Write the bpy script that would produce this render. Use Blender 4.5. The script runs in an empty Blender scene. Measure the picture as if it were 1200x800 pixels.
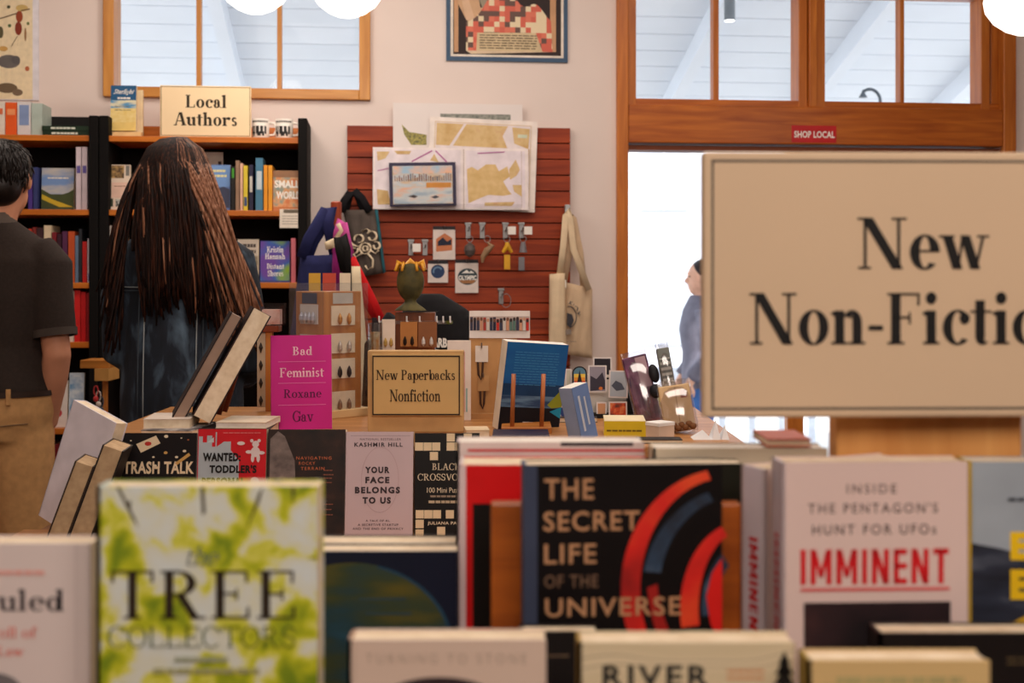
import bpy, bmesh, math, random
from mathutils import Vector, Matrix, Euler
random.seed(7)
R = math.radians
C = bpy.context.scene.collection
scn = bpy.context.scene

# ------------------------------------------------------------------ camera
F, CX, HY, H = 1500.0, 600.0, 325.0, 1.30          # focal length in pixels, vanishing point, eye height
cam_d = bpy.data.cameras.new('camera'); cam = bpy.data.objects.new('camera', cam_d); C.objects.link(cam)
cam.location = (0, 0, H); cam.rotation_euler = (R(90), 0, 0)
cam_d.sensor_width = 36; cam_d.lens = F/1200*36; cam_d.shift_y = -(400-HY)/1200
cam_d.clip_start = 0.05; cam_d.clip_end = 200
cam_d.dof.use_dof = True; cam_d.dof.focus_distance = 2.85; cam_d.dof.aperture_fstop = 6.4
scn.camera = cam

# ------------------------------------------------------------------ view, world, sun, large lights
scn.view_settings.view_transform = 'Standard'; scn.view_settings.look = 'None'
scn.view_settings.gamma = 1; scn.view_settings.use_curve_mapping = False
scn.view_settings.exposure = 0.25
wd = bpy.data.worlds.new('sky'); scn.world = wd; wd.use_nodes = True
bg = wd.node_tree.nodes['Background']; bg.inputs[0].default_value = (0.80, 0.89, 1.0, 1); bg.inputs[1].default_value = 1.95

def add_light(kind, name, loc, rot, energy, col, **kw):
    l = bpy.data.lights.new(name, kind); l.energy = energy; l.color = col
    for k, v in kw.items(): setattr(l, k, v)
    o = bpy.data.objects.new(name, l); C.objects.link(o); o.location = loc; o.rotation_euler = rot
    return o
add_light('SUN', 'sun', (0, 12, 10), (R(42), 0, R(-14)), 4.4, (1, .96, .9), angle=R(1))
WARM = (1.0, .88, .78)
add_light('AREA', 'wall_side_fill', (-0.4, 4.3, 3.02), (R(12), 0, 0), 29, WARM, shape='RECTANGLE', size=3.6, size_y=.8)  # added unseen area light brightening the rear wall, no fixture modelled
add_light('AREA', 'middle_fill', (0.2, 2.4, 3.02), (0, 0, 0), 27, WARM, shape='RECTANGLE', size=2.6, size_y=.8)  # added overhead fill for the middle display, not an actual lamp
add_light('AREA', 'front_fill', (0.45, -.7, 2.62), (R(58), 0, R(6)), 42, (1.0, .86, .76), shape='RECTANGLE', size=2.4, size_y=1.0)  # added fill behind the camera, brightens the foreground covers

# ------------------------------------------------------------------ colour and material helpers
def lin(c):
    c /= 255.0
    return c/12.92 if c <= .04045 else ((c+.055)/1.055)**2.4
def rgb(r, g, b): return (lin(r), lin(g), lin(b), 1)
_m = {}
def _new(key):
    m = bpy.data.materials.new(key); m.use_nodes = True; nt = m.node_tree
    return m, nt, nt.nodes['Principled BSDF']
def mat(r, g, b, rough=.55, var=.10, scale=18, metal=0, bump=0, spec=.28, sheen=0):
    key = 'surface_%d_%d_%d_%d_%d_%d' % (r, g, b, rough*100, var*100, metal*10)
    if key in _m: return _m[key]
    m, nt, p = _new(key); _m[key] = m
    p.inputs['Roughness'].default_value = rough; p.inputs['Metallic'].default_value = metal
    p.inputs['Specular IOR Level'].default_value = spec
    tc = nt.nodes.new('ShaderNodeTexCoord'); nz = nt.nodes.new('ShaderNodeTexNoise'); nz.inputs['Scale'].default_value = scale
    nt.links.new(tc.outputs['Object'], nz.inputs['Vector'])
    cr = nt.nodes.new('ShaderNodeValToRGB'); c = rgb(r, g, b)
    cr.color_ramp.elements[0].position = .3; cr.color_ramp.elements[1].position = .7
    cr.color_ramp.elements[0].color = tuple(x*(1-var) for x in c[:3])+(1,)
    cr.color_ramp.elements[1].color = tuple(min(1, x*(1+var)) for x in c[:3])+(1,)
    nt.links.new(nz.outputs['Fac'], cr.inputs['Fac']); nt.links.new(cr.outputs['Color'], p.inputs['Base Color'])
    if bump:
        bp = nt.nodes.new('ShaderNodeBump'); bp.inputs['Strength'].default_value = bump; bp.inputs['Distance'].default_value = .004
        nt.links.new(nz.outputs['Fac'], bp.inputs['Height']); nt.links.new(bp.outputs['Normal'], p.inputs['Normal'])
    return m
def ramp_mat(key, stops, scale=(1, 1, 1), noise=6, detail=4, rough=.5, kind='noise', dist=0, spec=.4, bump=0, off=(0, 0, 0)):
    """pattern material: noise / wave / gradient through a colour ramp, in object space"""
    if key in _m: return _m[key]
    m, nt, p = _new(key); _m[key] = m
    p.inputs['Roughness'].default_value = rough; p.inputs['Specular IOR Level'].default_value = spec
    tc = nt.nodes.new('ShaderNodeTexCoord'); mp = nt.nodes.new('ShaderNodeMapping')
    mp.inputs['Scale'].default_value = scale; mp.inputs['Location'].default_value = off
    nt.links.new(tc.outputs['Object'], mp.inputs['Vector'])
    if kind == 'noise':
        n = nt.nodes.new('ShaderNodeTexNoise'); n.inputs['Scale'].default_value = noise; n.inputs['Detail'].default_value = detail
        n.inputs['Distortion'].default_value = dist
        out = n.outputs['Fac']
    elif kind == 'wave':
        n = nt.nodes.new('ShaderNodeTexWave'); n.inputs['Scale'].default_value = noise; n.inputs['Distortion'].default_value = dist
        n.inputs['Detail'].default_value = detail; n.bands_direction = 'Z'
        out = n.outputs['Fac']
    elif kind == 'wavex':
        n = nt.nodes.new('ShaderNodeTexWave'); n.inputs['Scale'].default_value = noise; n.inputs['Distortion'].default_value = dist
        n.inputs['Detail'].default_value = detail; n.bands_direction = 'X'
        out = n.outputs['Fac']
    elif kind == 'voronoi':
        n = nt.nodes.new('ShaderNodeTexVoronoi'); n.inputs['Scale'].default_value = noise
        out = n.outputs['Color']
    nt.links.new(mp.outputs['Vector'], n.inputs['Vector'])
    cr = nt.nodes.new('ShaderNodeValToRGB'); e = cr.color_ramp.elements
    while len(e) < len(stops): e.new(.5)
    for i, (pos, c) in enumerate(stops): e[i].position = pos; e[i].color = rgb(*c)
    nt.links.new(out, cr.inputs['Fac']); nt.links.new(cr.outputs['Color'], p.inputs['Base Color'])
    if bump:
        bp = nt.nodes.new('ShaderNodeBump'); bp.inputs['Strength'].default_value = bump; bp.inputs['Distance'].default_value = .004
        nt.links.new(out, bp.inputs['Height']); nt.links.new(bp.outputs['Normal'], p.inputs['Normal'])
    return m
def wood(key, c1, c2, axis='x', rough=.4, scale=7):
    sc = {'x': (1.2, 14, 14), 'y': (14, 1.2, 14), 'z': (14, 14, 1.2)}[axis]
    return ramp_mat('wood_'+key, [(.28, c2), (.5, tuple((a+b)/2 for a, b in zip(c1, c2))), (.72, c1)], sc, scale*.35, 5, rough, dist=.6)
def emit(key, col, st):
    if key in _m: return _m[key]
    m = bpy.data.materials.new(key); m.use_nodes = True; nt = m.node_tree; _m[key] = m
    nt.nodes.remove(nt.nodes['Principled BSDF']); e = nt.nodes.new('ShaderNodeEmission')
    e.inputs[0].default_value = col; e.inputs[1].default_value = st
    nt.links.new(e.outputs[0], nt.nodes['Material Output'].inputs[0]); return m
def clear(key, tint=(1, 1, 1, 1), gloss=.08, rough=.03):
    if key in _m: return _m[key]
    m = bpy.data.materials.new(key); m.use_nodes = True; nt = m.node_tree; _m[key] = m
    nt.nodes.remove(nt.nodes['Principled BSDF'])
    t = nt.nodes.new('ShaderNodeBsdfTransparent'); t.inputs[0].default_value = tint
    g = nt.nodes.new('ShaderNodeBsdfGlossy'); g.inputs['Roughness'].default_value = rough
    mx = nt.nodes.new('ShaderNodeMixShader'); mx.inputs[0].default_value = gloss
    nt.links.new(t.outputs[0], mx.inputs[1]); nt.links.new(g.outputs[0], mx.inputs[2])
    nt.links.new(mx.outputs[0], nt.nodes['Material Output'].inputs[0]); return m

PAGE = ramp_mat('page_edges', [(.2, (214, 192, 160)), (.8, (240, 224, 198))], (1, 1, 1), 60, 2, .8, 'noise')
PAGEW = ramp_mat('white_page_edges', [(.2, (226, 218, 206)), (.8, (246, 240, 230))], (1, 1, 1), 60, 2, .8, 'noise')
PAGED = ramp_mat('buff_page_edges', [(.2, (172, 140, 104)), (.8, (205, 174, 135))], (1, 1, 1), 60, 2, .8, 'noise')
BLACK = mat(14, 11, 11, .7); INK = mat(20, 17, 16, .6); WHITE = mat(240, 236, 228, .6)
STEEL = mat(150, 150, 150, .42, metal=1); CREAM = mat(240, 222, 190, .6)
OAK = wood('honey', (206, 134, 64), (170, 98, 40), 'x'); OAKZ = wood('honey_upright', (206, 134, 64), (170, 98, 40), 'z')
FRAME = wood('fir', (200, 112, 34), (150, 70, 14), 'x'); FRAMEZ = wood('fir_upright', (210, 126, 48), (170, 90, 26), 'z')
KRAFT = mat(190, 142, 88, .7); GLASS = clear('window_glass', (.98, .99, 1, 1), .006)
ACRYL = clear('acrylic', (.96, .97, .98, 1), .05)

# ------------------------------------------------------------------ mesh helpers
def bx(bm, lo, hi, mi=0, M=None):
    lo, hi = Vector(lo), Vector(hi)
    vs = [bm.verts.new((x, y, z)) for x in (lo.x, hi.x) for y in (lo.y, hi.y) for z in (lo.z, hi.z)]
    if M is not None:
        for v in vs: v.co = M @ v.co
    for q in ((0, 1, 3, 2), (4, 6, 7, 5), (0, 4, 5, 1), (2, 3, 7, 6), (0, 2, 6, 4), (1, 5, 7, 3)):
        f = bm.faces.new([vs[i] for i in q]); f.material_index = mi
    return vs
def link(name, bm, mats, parent=None, loc=(0, 0, 0), rot=(0, 0, 0), bevel=0, smooth=False):
    if bevel: bmesh.ops.bevel(bm, geom=list(bm.edges), offset=bevel, segments=2, affect='EDGES', profile=.5)
    bmesh.ops.recalc_face_normals(bm, faces=list(bm.faces))
    me = bpy.data.meshes.new(name); bm.to_mesh(me); bm.free()
    if not isinstance(mats, (list, tuple)): mats = [mats]
    for m in mats: me.materials.append(m)
    if smooth:
        for p in me.polygons: p.use_smooth = True
    o = bpy.data.objects.new(name, me); C.objects.link(o)
    if parent is not None: o.parent = parent
    o.location = loc; o.rotation_euler = rot
    return o
def box(name, lo, hi, m, parent=None, loc=(0, 0, 0), rot=(0, 0, 0), bevel=0):
    bm = bmesh.new(); bx(bm, lo, hi); return link(name, bm, m, parent, loc, rot, bevel)
def tag(o, label, cat, group=None):
    o['label'] = label; o['category'] = cat
    if group: o['group'] = group
    return o
def struct(o): o['kind'] = 'structure'; return o
def thing(name, label, cat, loc=(0, 0, 0), rot=(0, 0, 0), group=None):
    o = bpy.data.objects.new(name, None); C.objects.link(o); o.empty_display_size = .05
    o.location = loc; o.rotation_euler = rot if isinstance(rot, (tuple, list)) else (0, 0, rot)
    return tag(o, label, cat, group)
def tube(bm, pts, rad, seg=14, ref=(1, 0, 0), cap=True, mi=0):
    pts = [Vector(p) for p in pts]; n = len(pts); rings = []
    for i, p in enumerate(pts):
        t = (pts[min(i+1, n-1)]-pts[max(i-1, 0)]).normalized(); rf = Vector(ref)
        if abs(t.dot(rf)) > .93: rf = Vector((0, 1, 0)) if abs(t.y) < .9 else Vector((0, 0, 1))
        s = (rf-t*rf.dot(t)).normalized(); u = t.cross(s)
        r = rad[i] if isinstance(rad, (list, tuple)) else rad
        rx, ry = r if isinstance(r, (list, tuple)) else (r, r)
        rings.append([bm.verts.new(p+s*rx*math.cos(2*math.pi*k/seg)+u*ry*math.sin(2*math.pi*k/seg)) for k in range(seg)])
    for a, b in zip(rings, rings[1:]):
        for k in range(seg):
            f = bm.faces.new((a[k], a[(k+1) % seg], b[(k+1) % seg], b[k])); f.material_index = mi
    if cap:
        for q in (rings[0][::-1], rings[-1]): bm.faces.new(q).material_index = mi
def lathe(bm, prof, seg=28, c=(0, 0, 0), mi=0):
    c = Vector(c); rings = []
    for r, z in prof:
        rings.append([bm.verts.new(c+Vector((max(r, 1e-4)*math.cos(2*math.pi*k/seg), max(r, 1e-4)*math.sin(2*math.pi*k/seg), z))) for k in range(seg)])
    for a, b in zip(rings, rings[1:]):
        for k in range(seg): bm.faces.new((a[k], a[(k+1) % seg], b[(k+1) % seg], b[k])).material_index = mi
    bm.faces.new(rings[0][::-1]); bm.faces.new(rings[-1])
def ell(bm, c, r, sub=3, M=None):
    g = bmesh.ops.create_icosphere(bm, subdivisions=sub, radius=1)
    for v in g['verts']:
        v.co = Vector((v.co.x*r[0], v.co.y*r[1], v.co.z*r[2]))
        if M is not None: v.co = M @ v.co
        v.co += Vector(c)
def blended(name, bm, voxel, m, parent, sm=4, loc=(0, 0, 0)):
    """melt overlapping pieces of one body into one continuous surface"""
    bmesh.ops.recalc_face_normals(bm, faces=list(bm.faces))
    me = bpy.data.meshes.new('raw'); bm.to_mesh(me); bm.free()
    o = bpy.data.objects.new('raw', me); C.objects.link(o)
    md = o.modifiers.new('r', 'REMESH'); md.mode = 'VOXEL'; md.voxel_size = voxel; md.use_smooth_shade = True
    if sm: s = o.modifiers.new('s', 'SMOOTH'); s.iterations = sm; s.factor = .5
    dg = bpy.context.evaluated_depsgraph_get(); dg.update()
    ne = bpy.data.meshes.new_from_object(o.evaluated_get(dg))
    bpy.data.objects.remove(o); bpy.data.meshes.remove(me)
    ne.name = name; ne.materials.clear(); ne.materials.append(m)
    for p in ne.polygons: p.use_smooth = True
    q = bpy.data.objects.new(name, ne); C.objects.link(q); q.parent = parent; q.location = loc
    return q
def flat(bm, polys, mi=0, y=0):
    for p in polys:
        try: bm.faces.new([bm.verts.new((a, y, b)) for a, b in p]).material_index = mi
        except ValueError: pass

# ------------------------------------------------------------------ lettering: a drawn serif alphabet and the built-in sans
def glyph(ch, W, t):
    P = []; X = .46; A = .72; CAP = .70
    def v(x, y0, y1, w=W): P.append([(x, y0), (x+w, y0), (x+w, y1), (x, y1)])
    def s(x0, x1, y): v(x0, y, y+t, x1-x0)
    def foot(x, w=W, e=.055): s(x-e, x+w+e, 0); 
    def head(x, y, e=.06): P.append([(x-e, y-t*1.6), (x, y-t*2.6), (x+.01, y), (x-e, y-t*.9)])
    def d(x0, y0, x1, y1, w): P.append([(x0, y0), (x0+w, y0), (x1+w, y1), (x1, y1)])
    def ring(cx, cy, rx, ry, wx=W, wy=t, a0=0, a1=360, n=30):
        for i in range(n):
            q = []
            for a, k in ((a0+(a1-a0)*i/n, 0), (a0+(a1-a0)*(i+1)/n, 0), (a0+(a1-a0)*(i+1)/n, 1), (a0+(a1-a0)*i/n, 1)):
                a = R(a); q.append((cx+(rx-k*wx)*math.cos(a), cy+(ry-k*wy)*math.sin(a)))
            P.append(q)
    def dot(cx, cy, r): P.append([(cx+r*math.cos(R(k*24)), cy+r*math.sin(R(k*24))) for k in range(15)])
    def arch(x0, x1, top=X):
        ring((x0+x1)/2, top-.17, (x1-x0)/2, .18, W, t*1.5, 0, 150); v(x1-W, 0, top-.165)
    c = ch; w = .3
    if c == ' ': w = .24
    elif c == '-': v(.03, .19, .19+t*2.2, .22); w = .28
    elif c == '.': dot(.09, .05, .06); w = .18
    elif c == ':': dot(.09, .05, .06); dot(.09, .36, .06); w = .18
    elif c == "'": d(.05, .48, .07, .72, .07); w = .18
    elif c == 'o': ring(.25, X/2, .23, X/2+.012); w = .5
    elif c == 'c': ring(.25, X/2, .23, X/2+.012, a0=50, a1=315); dot(.36, X-.11, W*.55); w = .43
    elif c == 'e': ring(.25, X/2, .22, X/2+.012, a0=0, a1=318); v(.1, X/2-.0, X/2+t, .36); w = .47
    elif c == 'a':
        ring(.20, X-.15, .17, .16, W*.9, t, 0, 150); dot(.11, X-.13, W*.52); v(.37-W*.9, .05, X-.14, W*.9)
        ring(.19, .13, .165, .14, W*.9, t, 60, 330); ring(.43, .07, .065, .075, t, t, 180, 300); w = .46
    elif c in 'nmhr':
        x = .06; foot(x)
        v(x, 0, A if c == 'h' else X); head(x, A if c == 'h' else X)
        if c == 'r': ring(x+W+.12, X-.14, .13, .15, W, t*1.5, 60, 170); dot(x+W+.17, X-.07, W*.55); w = x+W+.26
        else:
            x1 = x+W+.27; arch(x+W-.03, x1); foot(x1-W); w = x1+.06
            if c == 'm': x2 = x1+.26; arch(x1-.03, x2); foot(x2-W); w = x2+.06
    elif c == 'u':
        v(.05, .14, X); head(.05, X); ring(.05+.16, .17, .16, .18, W, t*1.5, 180, 320); v(.33, 0, X); head(.33, X); s(.33, .33+W+.05, 0); w = .33+W+.06
    elif c in 'il':
        v(.06, 0, X if c == 'i' else A); foot(.06); head(.06, X if c == 'i' else A)
        if c == 'i': dot(.06+W/2, .63, W*.58)
        w = W+.13
    elif c == 't': v(.08, .1, .6); s(.0, .33, X-t); ring(.08+.11, .11, .11, .12, W, t*1.4, 180, 320); w = .33
    elif c == 'f': v(.07, 0, .56); foot(.07); s(.0, .32, X-t); ring(.07+.15, .55, .15, .17, W, t*1.4, 50, 180); dot(.31, .63, W*.5); w = .33
    elif c in 'dbpq':
        up = c in 'db'; left = c in 'bp'; x = .05 if left else .33
        v(x, 0 if up else -.22, A if up else X); head(x, A if up else X)
        if not up: s(x-.05, x+W+.05, -.22)
        elif c == 'd': s(x, x+W+.05, 0)
        ring((.05+W+.13) if left else .22, X/2, .2, X/2+.012, W, t); w = .47+(.0 if left else .0)
    elif c == 'g': ring(.2, .30, .16, .16, W*.8, t); ring(.2, -.06, .19, .13, W*.7, t); d(.1, .03, .08, .17, .05); v(.3, .40, .44, .13); w = .44
    elif c == 'k': v(.06, 0, A); foot(.06); head(.06, A); d(.06+W, .18, .32, X, t*1.6); d(.36, 0, .16+W*.3, .27, W*1.05); s(.3, .52, 0); s(.26, .46, X-t); w = .52
    elif c == 's': ring(.18, .335, .14, .135, W*.8, t*1.3, 20, 270); ring(.18, .125, .15, .138, W*.8, t*1.3, -160, 90); w = .37
    elif c in 'vy': d(.2, 0, .03, X, W); d(.2+W*.4, 0, .38, X, t*1.4); s(-.02, .2, X-t); s(.31, .5, X-t); w = .49
    elif c == 'w': d(.17, 0, .02, X, W); d(.17+W*.4, 0, .3, X, t*1.4); d(.43, 0, .28, X, W); d(.43+W*.4, 0, .6, X, t*1.4); s(-.03, .2, X-t); s(.53, .71, X-t); w = .71
    elif c == 'x': d(.3, 0, .04, X, W); d(.04, 0, .36, X, t*1.4); s(-.01, .16, 0); s(.25, .48, 0); s(-.01, .2, X-t); s(.29, .45, X-t); w = .47
    elif c == 'N':
        v(.09, 0, CAP, t*1.5); v(.58, 0, CAP, t*1.5); d(.58-W*.5, 0, .06, CAP, W*1.12); s(.01, .2, 0); s(.0, .16, CAP-t); s(.5, .72, CAP-t); w = .72
    elif c in 'FELIHTDPRBKU':
        x = .08
        if c == 'T': v(.31-W/2, 0, CAP); s(.31-W/2-.06, .31+W/2+.06, 0); s(.02, .6, CAP-t); v(.02, CAP-.17, CAP, t*1.2); v(.6-t*1.2, CAP-.17, CAP, t*1.2); w = .62
        else:
            v(x, 0, CAP); s(x-.06, x+W+.06, 0); s(x-.06, x+W+.06, CAP-t)
            if c in 'FE': s(x, .52, CAP-t); v(.52-t*1.2, CAP-.17, CAP, t*1.2); s(x, .38, .35); v(.38-t, .27, .44, t); w = .55
            if c in 'EL': s(x, .54, 0); v(.54-t*1.2, 0, .17, t*1.2); w = .57
            if c == 'I': w = W+.16
            if c == 'H': v(.46, 0, CAP); s(.4, .52+W, 0); s(.4, .52+W, CAP-t); s(x, .5, .34); w = .56+W
            if c == 'D': ring(x+W-.02, .35, .36, .35, W, t, -90, 90); w = .58
            if c in 'PR': ring(x+W+.06, .52, .25, .18, W, t, -90, 90); s(x+W, x+W+.08, CAP-t); s(x+W, x+W+.08, .34); w = .54
            if c == 'R': d(.44, 0, .22, .36, W*1.05); s(.42, .64, 0); w = .64
            if c == 'B': ring(x+W+.05, .53, .21, .17, W, t, -90, 90); ring(x+W+.05, .19, .26, .19, W, t, -90, 90); s(x+W, x+W+.07, CAP-t); s(x+W, x+W+.07, .345); s(x+W, x+W+.07, 0); w = .58
            if c == 'K': d(x+W, .28, .46, CAP, t*1.6); d(.48, 0, .18+W*.3, .42, W*1.05); s(.42, .66, 0); s(.4, .58, CAP-t); w = .66
            if c == 'U': w = .6
    elif c in 'OCGQ':
        ring(.34, .35, .32, .365, W, t, *( (0, 360) if c == 'O' else (42, 318))); w = .68
        if c in 'CG': v(.56, .47, .68, t*1.3); w = .64
        if c == 'G': v(.5, .05, .32, W); s(.42, .5+W+.05, .31)
    elif c == 'S': ring(.25, .52, .2, .19, W*.85, t*1.2, 25, 270); ring(.25, .18, .21, .195, W*.85, t*1.2, -160, 90); v(.42, .48, .67, t); v(.03, .03, .22, t); w = .5
    elif c == 'A': d(.06, 0, .28, CAP, t*1.4); d(.48, 0, .28, CAP, W*1.1); s(.15, .52, .22); s(-.01, .18, 0); s(.41, .69, 0); w = .68
    elif c in 'VW': d(.3, 0, .05, CAP, W*1.1); d(.33, 0, .54, CAP, t*1.4); w = .62
    elif c == 'Y': v(.27, 0, .34); s(.2, .34+W, 0); d(.27, .32, .05, CAP, W); d(.3+W*.3, .32, .52, CAP, t*1.4); s(-.02, .2, CAP-t); s(.45, .64, CAP-t); w = .62
    return P, w
def serif_polys(s, W=.13, t=.04, sp=.02):
    out = []; x = 0
    for ch in s:
        p, w = glyph(ch, W, t); out += [[(a+x, b) for a, b in q] for q in p]; x += w+sp
    return out
_sans = {}
def sans_mesh(s, bold=0, sp=1.0):
    k = (s, bold, sp)
    if k in _sans: return _sans[k]
    cu = bpy.data.curves.new('t', 'FONT'); cu.body = s; cu.size = 1; cu.offset = bold; cu.space_character = sp; cu.resolution_u = 3
    o = bpy.data.objects.new('t', cu); C.objects.link(o)
    me = bpy.data.meshes.new_from_object(o); bpy.data.objects.remove(o); bpy.data.curves.remove(cu)
    pts = [(v.co.x, v.co.y) for v in me.vertices]; polys = [[pts[i] for i in p.vertices] for p in me.polygons]
    bpy.data.meshes.remove(me); _sans[k] = polys
    return polys
def block_polys(s, t=.24, gap=.2):
    """tall condensed block capitals"""
    out = []; x = 0
    for c in s:
        if c == 'I': g, w = [[(0, 0), (t, 0), (t, 1), (0, 1)]], t
        elif c == 'M': w = .95; m = w/2; g = [[(0, 0), (t, 0), (t, 1), (0, 1)], [(w-t, 0), (w, 0), (w, 1), (w-t, 1)], [(t*.2, 1), (t*1.05, 1), (m+t*.36, .2), (m-t*.36, .2)], [(w-t*1.05, 1), (w-t*.2, 1), (m+t*.36, .2), (m-t*.36, .2)]]
        elif c == 'N': w = .78; g = [[(0, 0), (t, 0), (t, 1), (0, 1)], [(w-t, 0), (w, 0), (w, 1), (w-t, 1)], [(t*.1, 1), (t*1.1, 1), (w-t*.1, 0), (w-t*1.1, 0)]]
        elif c == 'E': w = .6; h = .16; g = [[(0, 0), (t, 0), (t, 1), (0, 1)]]+[[(0, y), (w, y), (w, y+h), (0, y+h)] for y in (0, .43, 1-h)]
        else: w = .7; g = [[(w/2-t/2, 0), (w/2+t/2, 0), (w/2+t/2, 1), (w/2-t/2, 1)], [(0, .84), (w, .84), (w, 1), (0, 1)]]
        out += [[(a+x, b) for a, b in q] for q in g]; x += w+gap
    return out
def fit(polys, x0, z0, x1, z1, shear=0):
    xs = [a for q in polys for a, b in q]; ys = [b for q in polys for a, b in q]
    ax, bx_, ay, by = min(xs), max(xs), min(ys), max(ys)
    out = []
    for q in polys:
        r = []
        for a, b in q:
            u = (a-ax)/(bx_-ax); w = (b-ay)/(by-ay); r.append((x0+(x1-x0)*u+shear*(w-.5)*(z1-z0), z0+(z1-z0)*w))
        out.append(r)
    return out

class Face:
    """draws flat print on a front (facing local -Y); coordinates are photo pixels around a known point"""
    def __init__(s, parent, cx, top, k, h, y): s.p, s.cx, s.top, s.k, s.h, s.y, s.n = parent, cx, top, k, h, y, 0
    def pt(s, px, py): return ((px-s.cx)*s.k, s.h-(py-s.top)*s.k)
    def put(s, name, polys, m, layer=None, label=None):
        s.n += 1; bm = bmesh.new(); flat(bm, polys, 0, s.y-(s.n*.00012 if layer is None else layer))
        me_o = link(name, bm, m, s.p)
        if label: me_o['label'] = label
        return me_o
    def poly(s, name, pts, m): return s.put(name, [[s.pt(*q) for q in pts]], m)
    def polys(s, name, ps, m): return s.put(name, [[s.pt(*q) for q in p] for p in ps], m)
    def rect(s, name, x0, y0, x1, y1, m): return s.poly(name, [(x0, y1), (x1, y1), (x1, y0), (x0, y0)], m)
    def oval(s, name, cx, cy, rx, ry, m, n=28): return s.poly(name, [(cx+rx*math.cos(2*math.pi*i/n), cy+ry*math.sin(2*math.pi*i/n)) for i in range(n)], m)
    def arc(s, name, cx, cy, rx, ry, wx, wy, a0, a1, m, n=24):
        ps = []
        for i in range(n):
            q = []
            for j, kk in ((i, 0), (i+1, 0), (i+1, 1), (i, 1)):
                a = R(a0+(a1-a0)*j/n); q.append((cx+(rx-kk*wx)*math.cos(a), cy-(ry-kk*wy)*math.sin(a)))
            ps.append(q)
        return s.polys(name, ps, m)
    def sans(s, txt, x0, y0, x1, y1, m, bold=.01, sp=1.0, shear=0, name='lettering'):
        a, b = s.pt(x0, y1); c, d = s.pt(x1, y0); return s.put(name, fit(sans_mesh(txt, bold, sp), a, b, c, d, shear), m)
    def serif(s, txt, x0, y0, x1, y1, m, W=.13, t=.04, sp=.02, shear=0, name='lettering'):
        a, b = s.pt(x0, y1); c, d = s.pt(x1, y0); return s.put(name, fit(serif_polys(txt, W, t, sp), a, b, c, d, shear), m)
    def block(s, txt, x0, y0, x1, y1, m, name='lettering'):
        a, b = s.pt(x0, y1); c, d = s.pt(x1, y0); return s.put(name, fit(block_polys(txt), a, b, c, d), m)
    def lines(s, name, x0, x1, ys, th, m, jit=.2):
        ps = []
        for y in ys:
            x = x0
            while x < x1-2:
                L = min(x1-x, random.uniform(.04, .16)*(x1-x0)+2); ps.append([(x, y+th), (x+L*.86, y+th), (x+L*.86, y), (x, y)]); x += L
        return s.polys(name, ps, m)

def P3(px, py, d): return Vector(((px-CX)*d/F, d, H-(py-HY)*d/F))
# the rear wall is turned by WA; local x runs along it, local -y into the shop
WA, WY = R(6), 5.8
WU, WN = Vector((math.cos(WA), math.sin(WA), 0)), Vector((math.sin(WA), -math.cos(WA), 0))
WO = Vector((0, WY, 0))
def W3(px, py, off=0):
    t = (px-CX)/F; Y = (WY*math.cos(WA)-off)/(math.cos(WA)-t*math.sin(WA)); return Vector((t*Y, Y, H-(py-HY)*Y/F))
def WL(px, py, off=0):
    p = W3(px, py, off); return ((p-WO).dot(WU), -off, p.z)

# ------------------------------------------------------------------ books
def book(label, w, h, t, cover, loc, rot=(0, 0, 0), spine=None, pages=PAGE, name='hardcover_book', hard=True, group=None, cat='book', pcol=None):
    """a closed book standing on its tail, front to local -Y, spine to local -X; origin at the middle of the tail"""
    r = thing(name, label, cat, loc, rot, group)
    b = .0028 if hard else .0009; o = .001 if hard else 0
    bm = bmesh.new()
    bx(bm, (-w/2, -t/2, 0), (w/2, -t/2+b, h)); bx(bm, (-w/2, t/2-b, 0), (w/2, t/2, h))
    bx(bm, (-w/2, -t/2, 0), (-w/2+b, t/2, h), 1)
    link('cover', bm, [cover, spine or cover], r)
    box('page_block', (-w/2+b, -t/2+b, o), (w/2-o, t/2-b, h-o), pages, r)
    return r
def front_book(label, x0, x1, top, d, h, t, cover, lean=6, yaw=0, roll=0, **kw):
    """book whose front's top edge runs from pixel x0 to x1 at distance d; leaning back by lean degrees"""
    k = d/F; w = (x1-x0)*k; a = R(lean); p = P3((x0+x1)/2, top, d)
    base = p+Vector((0, -h*math.sin(a)+t/2, -h*math.cos(a)))
    r = book(label, w, h, t, cover, base, (-a, R(roll), R(yaw)), **kw)
    return r, Face(r, (x0+x1)/2, top, k, h, -t/2)
# ------------------------------------------------------------------ the room
PLASTER = mat(228, 212, 204, .8, .03, 2.5)
def wall_holes(name, s0, s1, z0, z1, holes, th, m):
    ss = sorted({s0, s1, *[h[0] for h in holes], *[h[1] for h in holes]}); zs = sorted({z0, z1, *[h[2] for h in holes], *[h[3] for h in holes]})
    bm = bmesh.new()
    for a, b in zip(ss, ss[1:]):
        for c, e in zip(zs, zs[1:]):
            if not any(h[0] <= (a+b)/2 <= h[1] and h[2] <= (c+e)/2 <= h[3] for h in holes): bx(bm, (a, 0, c), (b, th, e))
    return struct(link(name, bm, m, None, WO, (0, 0, WA)))
CEIL = 3.1
wl, wr, wb = WL(122, 100)[0], WL(434, 100)[0], WL(280, 116)[2]
dl, dr = WL(722, 200)[0], WL(1187, 200)[0]
wall_holes('wall_back', -3.6, 4.2, -.3, CEIL, [(wl, wr, wb, 2.75), (dl, dr, -.3, 2.75)], .16, PLASTER)
floor = struct(box('floor', (-4.5, -2.6, -.1), (4.5, 6.3, 0), wood('floor', (96, 74, 58), (70, 52, 40), 'y')))
ceil = struct(box('ceiling', (-4.5, -2.6, CEIL), (4.5, 6.6, CEIL+.12), mat(232, 224, 214, .8)))
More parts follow.
